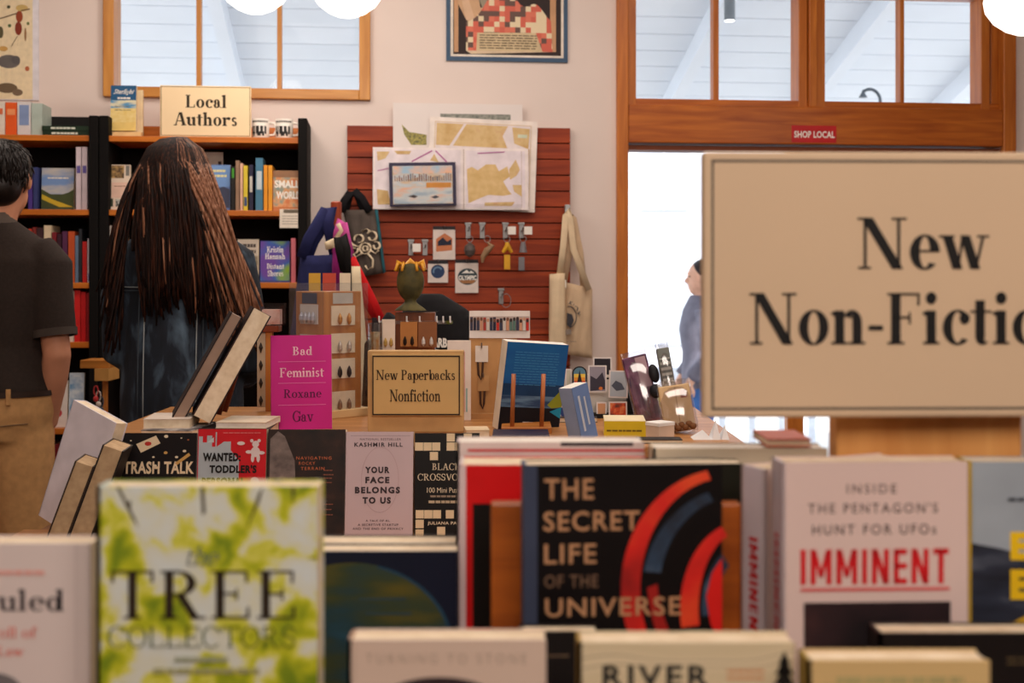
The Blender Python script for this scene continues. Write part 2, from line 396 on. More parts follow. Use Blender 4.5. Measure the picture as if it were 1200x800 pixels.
struct(box('wall_left', (-3.65, -2.6, 0), (-3.5, 5.5, CEIL), PLASTER)); struct(box('wall_right', (4.0, -2.6, 0), (4.15, 6.2, CEIL), PLASTER))
struct(box('wall_front', (-4.5, -2.7, 0), (4.5, -2.55, CEIL), PLASTER))

def wroot(name, at=WO): 
    o = bpy.data.objects.new(name, None); C.objects.link(o); o.location = at; o.rotation_euler = (0, 0, WA); return struct(o)
# high window over the bookcases
win = wroot('window_1'); GFX = wood('gold_fir', (210, 148, 72), (182, 116, 46), 'x'); GFZ = wood('gold_fir_upright', (210, 148, 72), (182, 116, 46), 'z')
def lb(name, px0, py0, px1, py1, off0, off1, m, parent, bevel=.003):
    """box on the rear wall between two photo points and two depths"""
    a, b = WL(px0, py1), WL(px1, py0)
    return box(name, (a[0], -off1, a[2]), (b[0], -off0, b[2]), m, parent, bevel=bevel)
gl, gr, gb = WL(135, 100)[0], WL(421, 100)[0], WL(280, 104)[2]
for n, lo, hi, m in (('window_frame', (wl, -.03, wb), (gl, .13, 2.76), GFZ), ('window_frame', (gr, -.03, wb), (wr, .13, 2.76), GFZ),
                     ('window_sill', (gl, -.03, wb), (gr, .13, gb), GFX), ('window_head', (gl, -.03, 2.66), (gr, .13, 2.76), FRAME)):
    struct(box(n, lo, hi, m, win, bevel=.004))
for px in (232, 327):
    s = WL(px, 60)[0]; struct(box('muntin', (s-.01, .02, gb), (s+.01, .07, 2.66), GFZ, win))
struct(box('window_pane', (gl, .043, gb), (gr, .047, 2.66), GLASS, win))
# doorway with its transom
door = wroot('door_1')
jl, jr = WL(735, 200)[0], WL(1172, 200)[0]; hb, ht = WL(950, 170)[2], WL(950, 126)[2]
st = lambda *a, **k: struct(box(*a, **k))
st('door_jamb', (dl, -.035, 0), (jl, .16, 2.76), FRAMEZ, door, bevel=.005); st('door_jamb', (jr, -.035, 0), (dr, .16, 2.76), FRAMEZ, door, bevel=.005)
st('door_header', (jl, -.03, hb), (jr, .15, ht), FRAME, door, bevel=.006); st('door_head_trim', (jl, .0, hb-.03), (jr, .12, hb-.008), mat(120, 60, 30), door)
T0, T1 = ht, 2.70
def vbar(px0, px1, y0=0.0, y1=.12, n='transom_stile', z0=T0, z1=T1): st(n, (WL(px0, 60)[0], y0, z0), (WL(px1, 60)[0], y1, z1), FRAMEZ, door, bevel=.003)
vbar(735, 745.5); vbar(838, 844.5, .03, .09, 'muntin'); vbar(936, 946); vbar(957, 967); vbar(947, 956, -.02, .12, 'transom_mullion'); vbar(1058, 1063, .03, .09, 'muntin'); vbar(1150, 1160); vbar(1163.5, 1172, .02, .12)
sash = WL(950, 118)[2]
st('transom_rail', (jl, .005, T0), (jr, .11, sash), FRAME, door, bevel=.003); st('transom_rail', (jl, 0, 2.62), (jr, .12, 2.76), FRAME, door, bevel=.003)
st('transom_pane', (jl, .058, sash), (jr, .062, 2.62), GLASS, door)
s0 = WL(927, 300)[0]; s1 = WL(946, 300)[0]
st('door_stile', (s0, .05, 0), (s1, .10, hb-.03), FRAMEZ, door, bevel=.004); s2 = WL(1160, 300)[0]
st('door_stile', (s2, .05, 0), (jr, .10, hb-.03), FRAMEZ, door, bevel=.004); st('door_rail', (s1, .05, 0), (s2, .10, .16), FRAME, door, bevel=.004)
st('door_rail', (s1, .05, hb-.14), (s2, .10, hb-.03), FRAME, door, bevel=.004); st('door_pane', (s1, .073, .16), (s2, .077, hb-.14), GLASS, door)
struct(box('baseboard_back', (-3.5, -.02, 0), (dl, 0, .12), FRAME, None, WO, (0, 0, WA)))
# red sticker on the header
a = W3(954, 157, .032); sg = thing('header_sticker', 'small red SHOP LOCAL sticker on the orange wood beam above the doorway', 'sticker', a, WA)
k = a.y/F; box('backing', (-27*k, 0, -10*k), (27*k, .002, 10*k), mat(190, 32, 36, .4), sg)
fc = Face(sg, 954, 157, k, 0, -.0003); fc.sans('SHOP LOCAL', 930, 153.5, 979, 161.5, WHITE, .03, 1.05)

# ------------------------------------------------------------------ outside
ground = struct(box('ground', (-14, 6.2, -.5), (16, 30, -.3), mat(214, 208, 200, .8, .05, 2)))
porch = wroot('porch_roof', (0, 6.0, 0)); BW = ramp_mat('white_boards', [(.0, (196, 206, 216)), (.06, (232, 236, 240)), (1, (236, 240, 244))], (.0, 1, 0), 1.05, 0, .6, 'wave')
pm = Matrix.Rotation(R(-16.5), 4, 'X')
BWm = mat(228, 233, 240, .7, .02, 3)
bm = bmesh.new(); bx(bm, (-7, 0, 0), (8, 4.1, .05), 0, Matrix.Translation((0, .2, 3.9)) @ pm); struct(link('roof_deck', bm, BWm, porch))
for k_ in range(16):
    bm = bmesh.new(); y = .12+k_*.26; bx(bm, (-7, y, -.012), (8, y+.25, 0), 0, Matrix.Translation((0, .2, 3.9)) @ pm); struct(link('roof_board', bm, BWm, porch))
for k_ in range(13):
    x = -6.2+k_*1.12; bm = bmesh.new(); bx(bm, (x, 0, -.16), (x+.09, 4.1, -.012), 0, Matrix.Translation((0, .2, 3.9)) @ pm); struct(link('roof_rafter', bm, BWm, porch))
# pendant outside
pl = thing('porch_lamp', 'slim grey cylinder lamp hanging outside behind the upper window panes', 'lamp', P3(855, 24, 8.1))
bm = bmesh.new(); lathe(bm, [(.034, .0), (.034, .20), (.02, .21)]); link('lamp_body', bm, mat(120, 126, 130, .5), pl, smooth=False)
bm = bmesh.new(); lathe(bm, [(.006, .2), (.006, .62)], 8); link('cord', bm, mat(80, 84, 88), pl)
bm = bmesh.new(); lathe(bm, [(.031, -.004), (.031, .0)]); link('lamp_lens', bm, emit('porch_lens', (1, .98, .95, 1), 3), pl)
gn = thing('gooseneck_lamp', 'thin curved grey lamp arm seen outside through the right upper pane', 'lamp', P3(1028, 122, 8.6))
bm = bmesh.new(); pts = [Vector((math.sin(R(a))*.07-.05, 0, math.cos(R(a))*.08+.02)) for a in range(-40, 100, 12)]+[Vector((.028, 0, -.07)), Vector((.03, 0, -gn.location.z-.29))]
tube(bm, pts, .011, 8); link('arm', bm, mat(96, 104, 112, .5), gn, smooth=True)
bm = bmesh.new(); lathe(bm, [(.03, -.03), (.012, .0), (.006, .02)], 10, (-.095, 0, .075)); link('shade', bm, mat(96, 104, 112, .5), gn)
# buildings across the street
bl = thing('street_building', 'pale sunlit building across the street seen through the open door', 'building', (3.3, 19, -.3))
FAC = mat(206, 208, 216, .8, .02, 1); box('facade', (-7, 0, 0), (9, 3, 5.0), FAC, bl)
for i in range(7):
    for j in range(2):
        x = -3.6+i*1.1; z = .6+j*2.0
        w_ = box('window', (x, -.04, z), (x+.7, .01, z+1.0), mat(176, 182, 194, .6), bl); box('window_bar', (x+.33, -.06, z), (x+.37, -.03, z+1.0), FAC, w_)
box('cornice', (-7.1, -.25, 4.9), (9.1, 0, 5.15), FAC, bl)
rail = thing('street_railing', 'low white street railing outside beyond the doorway', 'railing', P3(860, 430, 12) - Vector((0, 0, 0)))
rz = rail.location.z+.3
box('top_rail', (-2.2, -.05, -.12), (2.4, .05, .0), mat(226, 230, 238), rail)
for i in range(16): box('baluster', (-2.1+i*.28, -.025, -rz), (-2.04+i*.28, .025, -.12), mat(226, 230, 238), rail)
pp = thing('street_planter', 'yellow and grey box standing on the pavement outside behind the card stand', 'planter', P3(790, 470, 10) * 1)
pz = pp.location.z+.3; box('planter_box', (-.14, -.12, -pz), (.02, .12, .10), mat(214, 190, 110), pp); box('planter_box', (.08, -.1, -pz), (.24, .1, .06), mat(120, 132, 140), pp)

# ------------------------------------------------------------------ pendant lamps
GLOBE = emit('lit_opal_glass', (1, .93, .82, 1), 2.4)
def pendant(label, px, py, wpx, d):
    k = d/F; r = wpx*k/2; p = P3(px, py, d); t = thing('pendant_lamp', label, 'lamp', p, 0, 'opal schoolhouse pendants')
    bm = bmesh.new(); prof = [(.0, 0), (r*.25, r*.02), (r*.5, r*.12), (r*.78, r*.33), (r*.95, r*.58), (r, r*.85), (r*.94, r*1.12), (r*.72, r*1.36), (r*.5, r*1.5), (r*.36, r*1.6)]
    lathe(bm, prof, 32); link('glass_shade', bm, GLOBE, t, smooth=True)
    bm = bmesh.new(); lathe(bm, [(r*.38, r*1.58), (r*.40, r*1.85), (r*.2, r*2.0), (.012, r*2.05), (.012, CEIL-p.z-.03), (.06, CEIL-p.z-.025), (.06, CEIL-p.z-.002)], 20); link('stem', bm, mat(120, 90, 50, .35, metal=1), t)
    l = add_light('POINT', 'pendant_glow', p+Vector((0, 0, -.06)), (0, 0, 0), 4, WARM, shadow_soft_size=r*.6); 
pendant('white glowing pendant globe hanging at the centre of the left window', 299, 16, 84, 4.9)
pendant('white glowing pendant globe hanging over the right corner of the left window', 407, 20.5, 86, 4.75)
pendant('white glowing pendant globe hanging at the right end of the transom', 1203, 41, 96, 4.4)

# ------------------------------------------------------------------ wall pictures
def wall_panel(name, label, cat, px0, py0, px1, py1, off, th, m, part='sheet', tilt=0, group=None):
    p = W3((px0+px1)/2, py1, off); k = p.y/F; w = (px1-px0)*k; h = (py1-py0)*k
    r = thing(name, label, cat, p, (R(tilt), 0, WA), group); box(part, (-w/2, 0, 0), (w/2, th, h), m, r)
    return r, Face(r, (px0+px1)/2, py1, k, 0, -.0004), k
# framed print above the slat wall: reader under a patchwork quilt
r, f, k = wall_panel('framed_poster', 'blue-bordered print of a reader under a checked quilt above the slat wall', 'poster', 523, -70, 666, 72, .012, .012, mat(58, 84, 112, .5), 'frame')
f.rect('mat_border', 528, -66, 661, 67, mat(225, 214, 200)); f.rect('print', 531, -64, 658, 64.5, mat(42, 26, 24))
f.poly('print_figure', [(534, 0), (540, -22), (556, -26), (563, 10), (585, 2), (588, 9), (560, 27), (545, 22)], mat(204, 164, 128)); f.rect('print_bedpost', 532, -60, 537, 62, mat(196, 150, 110)); f.rect('print_bedpost', 645, -20, 652, 60, mat(196, 150, 110))
f.poly('print_sheet', [(546, 36), (642, 36), (648, 60), (552, 64), (546, 60)], mat(214, 190, 160))
f.poly('print_figure_arm', [(541, 2), (549, 0), (556, 22), (566, 18), (572, 24), (556, 31), (546, 24)], mat(214, 178, 146)); f.poly('print_book', [(558, -8), (580, -12), (584, 4), (566, 12)], mat(150, 140, 120))
QM = ramp_mat('patchwork', [(.0, (96, 66, 56)), (.3, (206, 92, 70)), (.55, (226, 206, 170)), (.8, (214, 110, 84))], (1, 1, 1), 1, kind='noise')
nt = QM.node_tree; vo = nt.nodes.new('ShaderNodeTexVoronoi'); vo.inputs['Randomness'].default_value = .0; vo.inputs['Scale'].default_value = 42
mpn = [n for n in nt.nodes if n.type == 'MAPPING'][0]; crn = [n for n in nt.nodes if n.type == 'VALTORGB'][0]; crn.color_ramp.interpolation = 'CONSTANT'
nt.links.new(mpn.outputs['Vector'], vo.inputs['Vector']); sep = nt.nodes.new('ShaderNodeSeparateColor'); nt.links.new(vo.outputs['Color'], sep.inputs[0]); nt.links.new(sep.outputs[0], crn.inputs['Fac'])
top_ = lambda cx: 34-50*math.exp(-((cx-588)/22)**2)-22*math.exp(-((cx-628)/14)**2)-6
f.poly('print_quilt', [(cx, top_(cx)) for cx in range(546, 649, 4)]+[(648, 60), (546, 60)], QM)
f.poly('print_text_panel', [(559, 39), (628, 38), (636, 60), (558, 60)], mat(208, 186, 148))
f.lines('print_text', 562, 630, [41+3.0*i for i in range(6)], 1.3, mat(96, 80, 60))
# left animal poster
r, f, k = wall_panel('animal_poster', 'cream wall poster of small animal drawings hanging in the top left corner', 'poster', -40, -80, 44, 117, .006, .004, mat(224, 220, 226), 'paper')
f.rect('print', -36, -76, 37, 116, mat(232, 214, 178, .6, .08, 40))
for cx, cy, rx, ry, m in ((10, 72, 13, 8, (104, 98, 96)), (18, 70, 5, 5, (92, 88, 88)), (8, 103, 12, 6, (110, 92, 70)), (20, 108, 6, 4, (120, 100, 80)), (22, 19, 4, 7, (150, 66, 36)), (21, 33, 4, 8, (128, 48, 30)), (25, 9, 7, 4, (205, 176, 110)), (1, 38, 3, 7, (90, 84, 60)), (31, 80, 2.5, 3, (176, 96, 60)), (11, 30, 2, 2, (80, 100, 60)), (32, 27, 1.6, 2, (110, 120, 70)), (10, 8, 2, 2, (70, 74, 50)), (4, 57, 5, 3, (205, 160, 90)), (29, 40, 1.2, 8, (150, 110, 70))):
    f.oval('print_animal', cx, cy, rx, ry, mat(*m), 14)
for a, b, c, d_ in ((0, 22, 20, 15), (20, 42, 13, 54), (21, 42, 20, 54), (24, 12, 34, 10)): f.poly('print_branch', [(a, b+.7), (c, d_+.7), (c, d_-.6), (a, b-.6)], mat(110, 84, 60))
# ------------------------------------------------------------------ slat wall
slat = thing('slat_wall', 'reddish wooden slat wall panel fixed to the pale wall', 'display panel', W3(537, 325, 0.0)*1, WA)
SL = wood('cherry', (168, 66, 22), (120, 38, 10), 'x', .62); z0 = slat.location.z
sx0, sx1 = WL(407, 300)[0]-WL(537, 300)[0], WL(667, 300)[0]-WL(537, 300)[0]; ztop = WL(537, 149.5)[2]-z0; pitch = 18.65*5.8/F
box('backing_board', (sx0, -.012, -z0+.45), (sx1, -.001, ztop-.002), mat(60, 22, 10), slat)
for i in range(21):
    zz = ztop-(i+1)*pitch
    box('slat', (sx0, -.032, zz+.005), (sx1, -.012, zz+pitch), SL, slat, bevel=.0015)
SO = .034
def ledge_item(label, cat, name, quad, off, m, tilt=7, th=.004):
    px0, py0, px1, py1 = quad
    return wall_panel(name, label, cat, px0, py0, px1, py1, off, th, m, 'sheet', -abs(tilt))
PAPER = mat(228, 218, 214, .6, .02, 4)
ACR = thing('ledge_shelf', 'clear acrylic picture ledge on the slat wall holding the map prints', 'shelf', W3(530, 246, SO), WA)
LAC = clear('ledge_acrylic', (.93, .93, .93, 1), .01); box('shelf_tray', (-.36, -.10, -.006), (.36, 0, 0), LAC, ACR); box('shelf_lip', (-.30, -.104, -.006), (.30, -.10, .022), LAC, ACR)
r, f, k = ledge_item('large white art print at the back of the ledge with a leaf motif', 'print', 'art_print', (461, 121, 613, 246), SO+.012, PAPER, -1.5)
f.poly('print_art', [(471, 146), (480, 155), (500, 158), (500, 170), (482, 170), (474, 158)], ramp_mat('fernart', [(.3, (60, 62, 48)), (.6, (170, 160, 80))], (1, 1, 1), 90)); f.rect('print_art', 516, 133, 599, 139.5, ramp_mat('treeart', [(.3, (70, 80, 74)), (.6, (150, 150, 140))], (1, 1, 1), 80))
MAP = ramp_mat('map_land', [(.35, (198, 160, 100)), (.55, (214, 184, 130)), (.7, (204, 160, 116))], (1, 1, 1), 16)
r, f, k = ledge_item('tan map print tilted behind the wide chart on the ledge', 'print', 'map_print', (500, 139, 627, 246), SO+.028, mat(236, 224, 216), -1.8)
r.rotation_euler.y = R(2.2)
f.rect('map_border', 506, 144, 620, 240, mat(214, 190, 160)); f.rect('map_sea', 507, 145, 619, 239, mat(226, 214, 214)); f.poly('map_land', [(508, 146), (540, 146), (524, 172), (508, 172)], MAP); f.poly('map_land', [(543, 146), (592, 146), (586, 158), (592, 172), (528, 172)], MAP); f.poly('map_land', [(597, 147), (618, 148), (617, 172), (600, 166)], MAP); f.rect('map_title', 604, 155, 615, 159, mat(206, 214, 190)); f.poly('map_land', [(608, 172), (618, 172), (618, 230), (612, 210)], MAP)
r, f, k = ledge_item('wide nautical chart print standing at the front of the ledge', 'print', 'chart_print', (437.5, 173, 620, 245.5), SO+.044, mat(238, 226, 224), -2)
f.rect('chart_sheet', 440, 175.5, 540, 243, mat(232, 220, 224)); f.rect('chart_sheet', 546, 176, 616, 243, mat(230, 218, 224)); f.rect('chart_line', 543, 174, 544, 245, mat(190, 170, 160)); f.rect('chart_line', 611.5, 176, 612.2, 243, mat(196, 176, 170))
f.poly('chart_land', [(547, 198), (553, 195), (560, 199), (570, 192), (581, 192), (585, 200), (595, 194), (598, 206), (590, 212), (596, 222), (600, 227), (590, 229), (572, 228), (560, 233), (549, 238)], ramp_mat('chartland', [(.3, (206, 170, 106)), (.7, (222, 190, 134))], (1, 1, 1), 30)); f.poly('chart_land', [(597, 198), (605, 186), (610, 198), (606, 205), (598, 210)], MAP); f.poly('chart_land', [(601, 216), (612, 216), (612, 230), (603, 224)], MAP); f.poly('chart_land', [(568, 237), (604, 236), (600, 241), (568, 241)], MAP)
f.poly('chart_land', [(442, 178), (457, 178), (452, 186), (443, 189)], MAP); f.poly('chart_land', [(442, 222), (455, 224), (458, 240), (443, 240)], MAP); f.poly('chart_land', [(504, 188), (509, 180), (514, 190)], MAP); f.poly('chart_land', [(462, 177), (482, 177), (480, 181), (466, 181)], MAP)
for q in ([(482, 189), (506, 176), (507, 177), (483, 190)], [(511, 176), (524, 189), (523, 190), (510, 177)], [(443, 200), (457, 197), (457, 198), (443, 201)], [(560, 178.5), (592, 176.5), (592, 177.7), (560, 179.7)]): f.poly('chart_route', q, mat(176, 80, 150))
r, f, k = wall_panel('framed_painting', 'small harbor skyline painting in a dark navy frame in front of the charts', 'painting', 457, 190, 535, 241, SO+.07, .014, mat(34, 26, 62, .35), 'frame', -2)
r.rotation_euler.y = R(-1.2)
f.rect('canvas', 461, 194, 531, 239, ramp_mat('harbour', [(.30, (150, 140, 130)), (.42, (206, 180, 150)), (.55, (186, 196, 204)), (.7, (226, 200, 176))], (6, 1, 18), 2, 4, .4))
f.rect('canvas_sky', 462, 194.5, 530.5, 203, ramp_mat('harbsky', [(.4, (236, 180, 140)), (.6, (160, 190, 210))], (5, 1, 6), 2)); 
for i in range(26): x = 463+i*2.6; hh = random.uniform(3, 9); f.rect('canvas_skyline', x, 211-hh, x+1.4, 212, mat(*random.choice([(90, 96, 110), (150, 130, 120), (120, 80, 70)])))
f.rect('canvas_water', 462, 219, 530.5, 238.5, ramp_mat('harbwater', [(.35, (150, 170, 186)), (.5, (196, 200, 200)), (.65, (222, 170, 140))], (4, 1, 14), 2)); f.rect('canvas_boats', 500, 214, 529, 220, mat(206, 140, 66)); f.poly('canvas_boat', [(478, 230), (485, 228), (490, 230), (486, 232)], mat(70, 60, 60)); f.poly('canvas_boat', [(505, 231), (511, 229), (515, 231), (510, 233)], mat(70, 70, 80))
# hooks with trinkets
def hook(label, px, py, charm=None):
    p = W3(px, py, SO); t = thing('display_hook', label, 'hook', p, WA, None); bm = bmesh.new(); bx(bm, (-.011, -.004, -.035), (.011, 0, .035)); bx(bm, (-.015, -.007, .025), (.015, -.0, .036)); link('clip', bm, STEEL, t, bevel=.0015)
    bm = bmesh.new(); tube(bm, [(0, -.004, .0), (0, -.06, .0), (0, -.068, .014)], .003, 8); link('prong', bm, STEEL, t)
    if charm == 'tag': box('price_tag', (.006, -.058, -.02), (.042, -.056, .016), mat(236, 230, 222), t)
    return t
hook('empty metal hook on the slats, above the amber hair claw', 481.5, 290, 'tag'); hook('empty metal hook beside the badge card, left of it', 498, 290)
HK = [(548.5, 270, 'first'), (565, 270, 'second'), (592, 270, 'third'), (611, 270, 'fourth')]
CH = [(90, 80, 76), (150, 120, 90), (214, 160, 40), (120, 116, 120)]
for (x, y, n), cc in zip(HK, CH):
    hook('%s metal hook in the upper row of four on the slats' % n, x, y, 'tag' if n in ('third', 'fourth') else None)
    p = W3(x+(6 if n == 'second' else 2), y+10, SO+.062); cchain = {'first': 'dark round', 'second': 'long brown', 'third': 'yellow figure', 'fourth': 'small silver'}[n]
    t = thing('keychain', '%s keychain charm hanging from the %s hook of the upper row' % (cchain, n), 'keychain', p, WA)
    bm = bmesh.new(); pts = [Vector((math.cos(a)*.014, 0, math.sin(a)*.014-.0)) for a in [i*math.pi/8 for i in range(17)]]; tube(bm, pts, .0016, 6, cap=False); link('ring', bm, STEEL, t)
    bm = bmesh.new()
    if n == 'first': lathe(bm, [(.004, -.015), (.022, -.03), (.026, -.05), (.02, -.07), (.004, -.08)], 14)
    elif n == 'second': tube(bm, [(0, 0, -.014), (.02, 0, -.03), (.0, 0, -.05), (-.02, 0, -.08), (-.022, 0, -.105)], [.004, .014, .016, .011, .005], 10)
    elif n == 'third': tube(bm, [(0, 0, -.014), (.004, 0, -.035)], [.008, .013], 10); tube(bm, [(.003, 0, -.03), (-.018, 0, -.06)], [.012, .007], 8); tube(bm, [(.003, 0, -.03), (.022, 0, -.06)], [.012, .007], 8); bx(bm, (-.012, -.003, -.135), (.014, .003, -.07))
    else: tube(bm, [(0, 0, -.014), (0, 0, -.06)], [.01, .018], 10); bx(bm, (-.02, -.003, -.14), (.006, .003, -.08))
    link('charm', bm, mat(*cc, .35), t, bevel=0)
hook('single metal hook low on the slats above the photo strip card', 587, 347)
p = W3(593, 349, SO+.062); t = thing('bracelet', 'thin silver bracelet ring hanging from the low hook', 'bracelet', p, WA); bm = bmesh.new(); tube(bm, [Vector((math.cos(a)*.022, 0, math.sin(a)*.03-.012)) for a in [i*math.pi/10 for i in range(21)]], .002, 6, cap=False); link('ring', bm, STEEL, t)
def badge(label, px0, py0, px1, py1, fn):
    r, f, k = wall_panel('badge_card', label, 'badge', px0, py0, px1, py1, SO+.012, .002, mat(222, 208, 200), 'card'); 
    f.rect('card_header', px0, py0, px1, py0+4, mat(44, 40, 44)); fn(f)
    bm = bmesh.new(); tube(bm, [((0), .016, (py1-py0)*k-.008), (0, -.02, (py1-py0)*k-.008), (0, -.026, (py1-py0)*k)], .003, 8); link('peg', bm, STEEL, r); return r
def b1(f):
    f.poly('emblem', [(511, 295), (530, 293), (530, 279), (521, 273), (511, 280)], mat(196, 120, 80)); f.poly('emblem', [(513, 288), (529, 287), (529, 280), (524, 283), (519, 278), (513, 283)], mat(34, 38, 58))
def b2(f): f.oval('emblem', 513, 318, 8, 8, mat(40, 60, 96)); f.arc('emblem', 513, 318, 6, 6, 2, 2, 30, 200, mat(100, 130, 160))
def b3(f):
    f.oval('emblem', 548, 324, 11.6, 9.6, mat(46, 62, 70)); f.poly('emblem', [(537.5, 328), (558.5, 328), (554, 332), (542, 332)], mat(160, 110, 70)); f.poly('emblem', [(541, 320), (547, 316), (550, 319), (552, 317), (556, 320)], WHITE); f.sans('OLYMPIC', 537.4, 322.5, 558.6, 328.2, WHITE, .04)
badge('white badge card with a dark mountain emblem high on the slats', 507.5, 265, 533.5, 304, b1); badge('square white badge card with a round blue emblem', 501.5, 305, 525, 331, b2); badge('white badge card with an oval OLYMPIC emblem', 533.5, 304, 560.5, 343, b3)
# ------------------------------------------------------------------ bookcases along the rear wall
DARK = mat(13, 10, 9, .75, .15, 6, spec=.15); SHELFM = wood('amber', (214, 124, 40), (172, 90, 24), 'x', .35); SD = .30
ZS = [WL(230, y, SD)[2] for y in (160, 246, 331, 400, 500, 580, 640)]
def bookcase(label, px0, px1, top=137):
    s0, s1 = WL(px0, 200, SD)[0], WL(px1, 200, SD)[0]; zt = WL(230, top, SD)[2]
    r = thing('bookcase', label, 'bookcase', WO+WU*((s0+s1)/2), WA); w = (s1-s0)/2; b = .038
    box('side_panel', (-w, -SD-.008, 0), (-w+b, 0, zt), DARK, r, bevel=.003); box('side_panel', (w-b, -SD-.008, 0), (w, 0, zt), DARK, r, bevel=.003)
    box('back_panel', (-w+b, -.012, .05), (w-b, -.004, ZS[0]-.02), DARK, r); box('back_rail', (-w+b, -.03, ZS[0]), (w-b, -.012, zt-.01), SHELFM, r)
    for z in ZS: box('shelf', (-w+b, -SD, z-.024), (w-b, -.012, z), SHELFM, r, bevel=.002)
    box('plinth', (-w+b, -SD+.02, 0), (w-b, -SD+.04, .1), DARK, r)
    return r
bookcase('tall black bookcase with amber shelves at left, behind the man in the polo shirt', -124, 115.5); bookcase('tall black bookcase with amber shelves under the LOCAL AUTHORS sign', 116.5, 360)
def sp(px0, px1, pytop, shelf, col, label, depth=.15, off=SD-.02, band=None, group=None, lean=0, name='shelved_book', bandr=(.62, .8)):
    """one book, spine out, standing on a bookcase shelf"""
    p = W3((px0+px1)/2, pytop, off); k = p.y/F; w = max((px1-px0)*k-.0012, .004); q = W3((px0+px1)/2, 200, off); z = ZS[shelf]; h = p.z-z
    r = thing(name, label, 'book', (p.x, p.y, z), (0, R(lean), WA), group); bm = bmesh.new(); c = .002
    bx(bm, (-w/2, 0, 0), (w/2, c, h)); bx(bm, (-w/2, c, 0), (-w/2+c, depth, h)); bx(bm, (w/2-c, c, 0), (w/2, depth, h)); link('cover', bm, mat(*col, .5), r)
    box('page_block', (-w/2+c, c, .003), (w/2-c, depth-.003, h-.003), PAGE, r)
    if band: box('spine_label', (-w*.36, -.0006, h*bandr[0]), (w*.36, 0, h*bandr[1]), mat(*band), r)
    return r
def face_out(label, px0, px1, pytop, shelf, col, t=.02, off=SD-.05, art=None, lean=5, name='paperback_book', yaw=0, group=None):
    p = W3((px0+px1)/2, pytop, off); k = p.y/F; w = (px1-px0)*k; z = ZS[shelf]; h = (p.z-z)/math.cos(R(lean)); 
    r = book(label, w, h, t, col if not isinstance(col, tuple) else mat(*col, .4), (p.x, p.y, z+.0), (-R(lean), 0, WA+R(yaw)), hard=False, name=name, group=group)
    f = Face(r, (px0+px1)/2, pytop, k, h, -t/2-.0003)
    if art: art(f)
    return r
# --- top shelf
sp(-12, 5.5, 119, 0, (222, 210, 196), 'white spined book with an orange motif on the top shelf, left of the orange one', band=(214, 110, 70), off=SD-.03)
sp(6.5, 19.5, 120, 0, (226, 92, 34), 'bright orange book standing on the top shelf at far left', band=(236, 150, 96), off=SD-.03)
sp(20.5, 36, 119, 0, (214, 208, 206), 'white patterned book beside the orange one on the top shelf', band=(130, 150, 190), off=SD-.03, bandr=(.3, .9))
sp(37, 49.5, 121, 0, (176, 190, 180), 'pale grey-green book at the end of the short top shelf row', off=SD-.03)
def flat_book(label, px0, px1, pyb, thick_px, surf_z, off, col, yaw=0, dots=True, group=None):
    p = W3((px0+px1)/2, pyb, off); k = p.y/F; w = (px1-px0)*k; th = thick_px*k
    r = thing('lying_book', label, 'book', (p.x, p.y, surf_z), (0, 0, WA+R(yaw)), group); bm = bmesh.new()
    bx(bm, (-w/2, 0, 0), (w/2, .14, .002)); bx(bm, (-w/2, 0, th-.002), (w/2, .14, th)); bx(bm, (-w/2, 0, .002), (w/2, .002, th-.002)); link('cover', bm, mat(*col), r)
    box('page_block', (-w/2+.002, .002, .002), (w/2-.002, .137, th-.002), PAGE, r)
    if dots: 
        f = Face(r, (px0+px1)/2, pyb, k, 0, -.0005); f.lines('spine_lettering', px0+10, px1-16, [pyb-thick_px*.72], 2.2, mat(214, 220, 206))
    return r
t1 = flat_book('dark green book lying on top shelf, lower of two', 51, 107, 159, 5.4, ZS[0], SD-.02, (24, 44, 26)); t2 = flat_book('dark green book lying on top shelf, upper of two', 50, 106, 153.5, 5.6, ZS[0]+.0208, SD-.02, (26, 48, 30))
bb = thing('display_board', 'black board standing behind the two green books on the top shelf', 'board', (W3(79, 150, .12).x, W3(79, 150, .12).y, ZS[0]), WA); box('board_panel', (-.105, 0, 0), (.105, .012, .098), BLACK, bb)
def art_star(f):
    f.rect('cover_sky', 130, 100, 159.6, 122, mat(38, 88, 130)); f.rect('cover_sea', 130, 120, 159.6, 131, ramp_mat('starsea', [(.4, (90, 150, 190)), (.6, (222, 214, 180))], (8, 1, 30), 2)); f.rect('cover_sand', 130, 131, 159.6, 150, ramp_mat('starsand', [(.3, (226, 196, 110)), (.7, (236, 214, 150))], (20, 1, 40), 2))
    f.serif('Starlight', 134, 105, 157, 113, WHITE, .12, .06, 0, .35); f.lines('cover_words', 138, 155, [116], 2.4, WHITE); f.lines('cover_words', 135, 154, [128, 133], .9, mat(120, 110, 90))
cs = thing('book_easel', 'cream block easel holding the blue and yellow book above the bookcase', 'book stand', (W3(150, 150, SD-.1).x, W3(150, 150, SD-.1).y, ZS[0]), WA)
box('easel_back', (-.055, 0, 0), (.062, .015, .205), mat(232, 208, 168), cs); box('easel_ledge', (-.055, -.05, 0), (.062, 0, .022), mat(226, 190, 134), cs)
r = face_out('blue and yellow paperback on a cream easel, left of the LOCAL AUTHORS sign', 130, 159.6, 100, 0, (230, 200, 120), .016, SD-.07, None, 3, yaw=-4)
r.location.z += .028; f = Face(r, 144.8, 100, W3(145, 100, SD-.07).y/F, (W3(145, 100, SD-.07).z-ZS[0])/math.cos(R(3))-.028, -.0083); r.scale.z = 1-.028/.215; f.h = (W3(145, 100, SD-.07).z-ZS[0])/math.cos(R(3)); art_star(f)
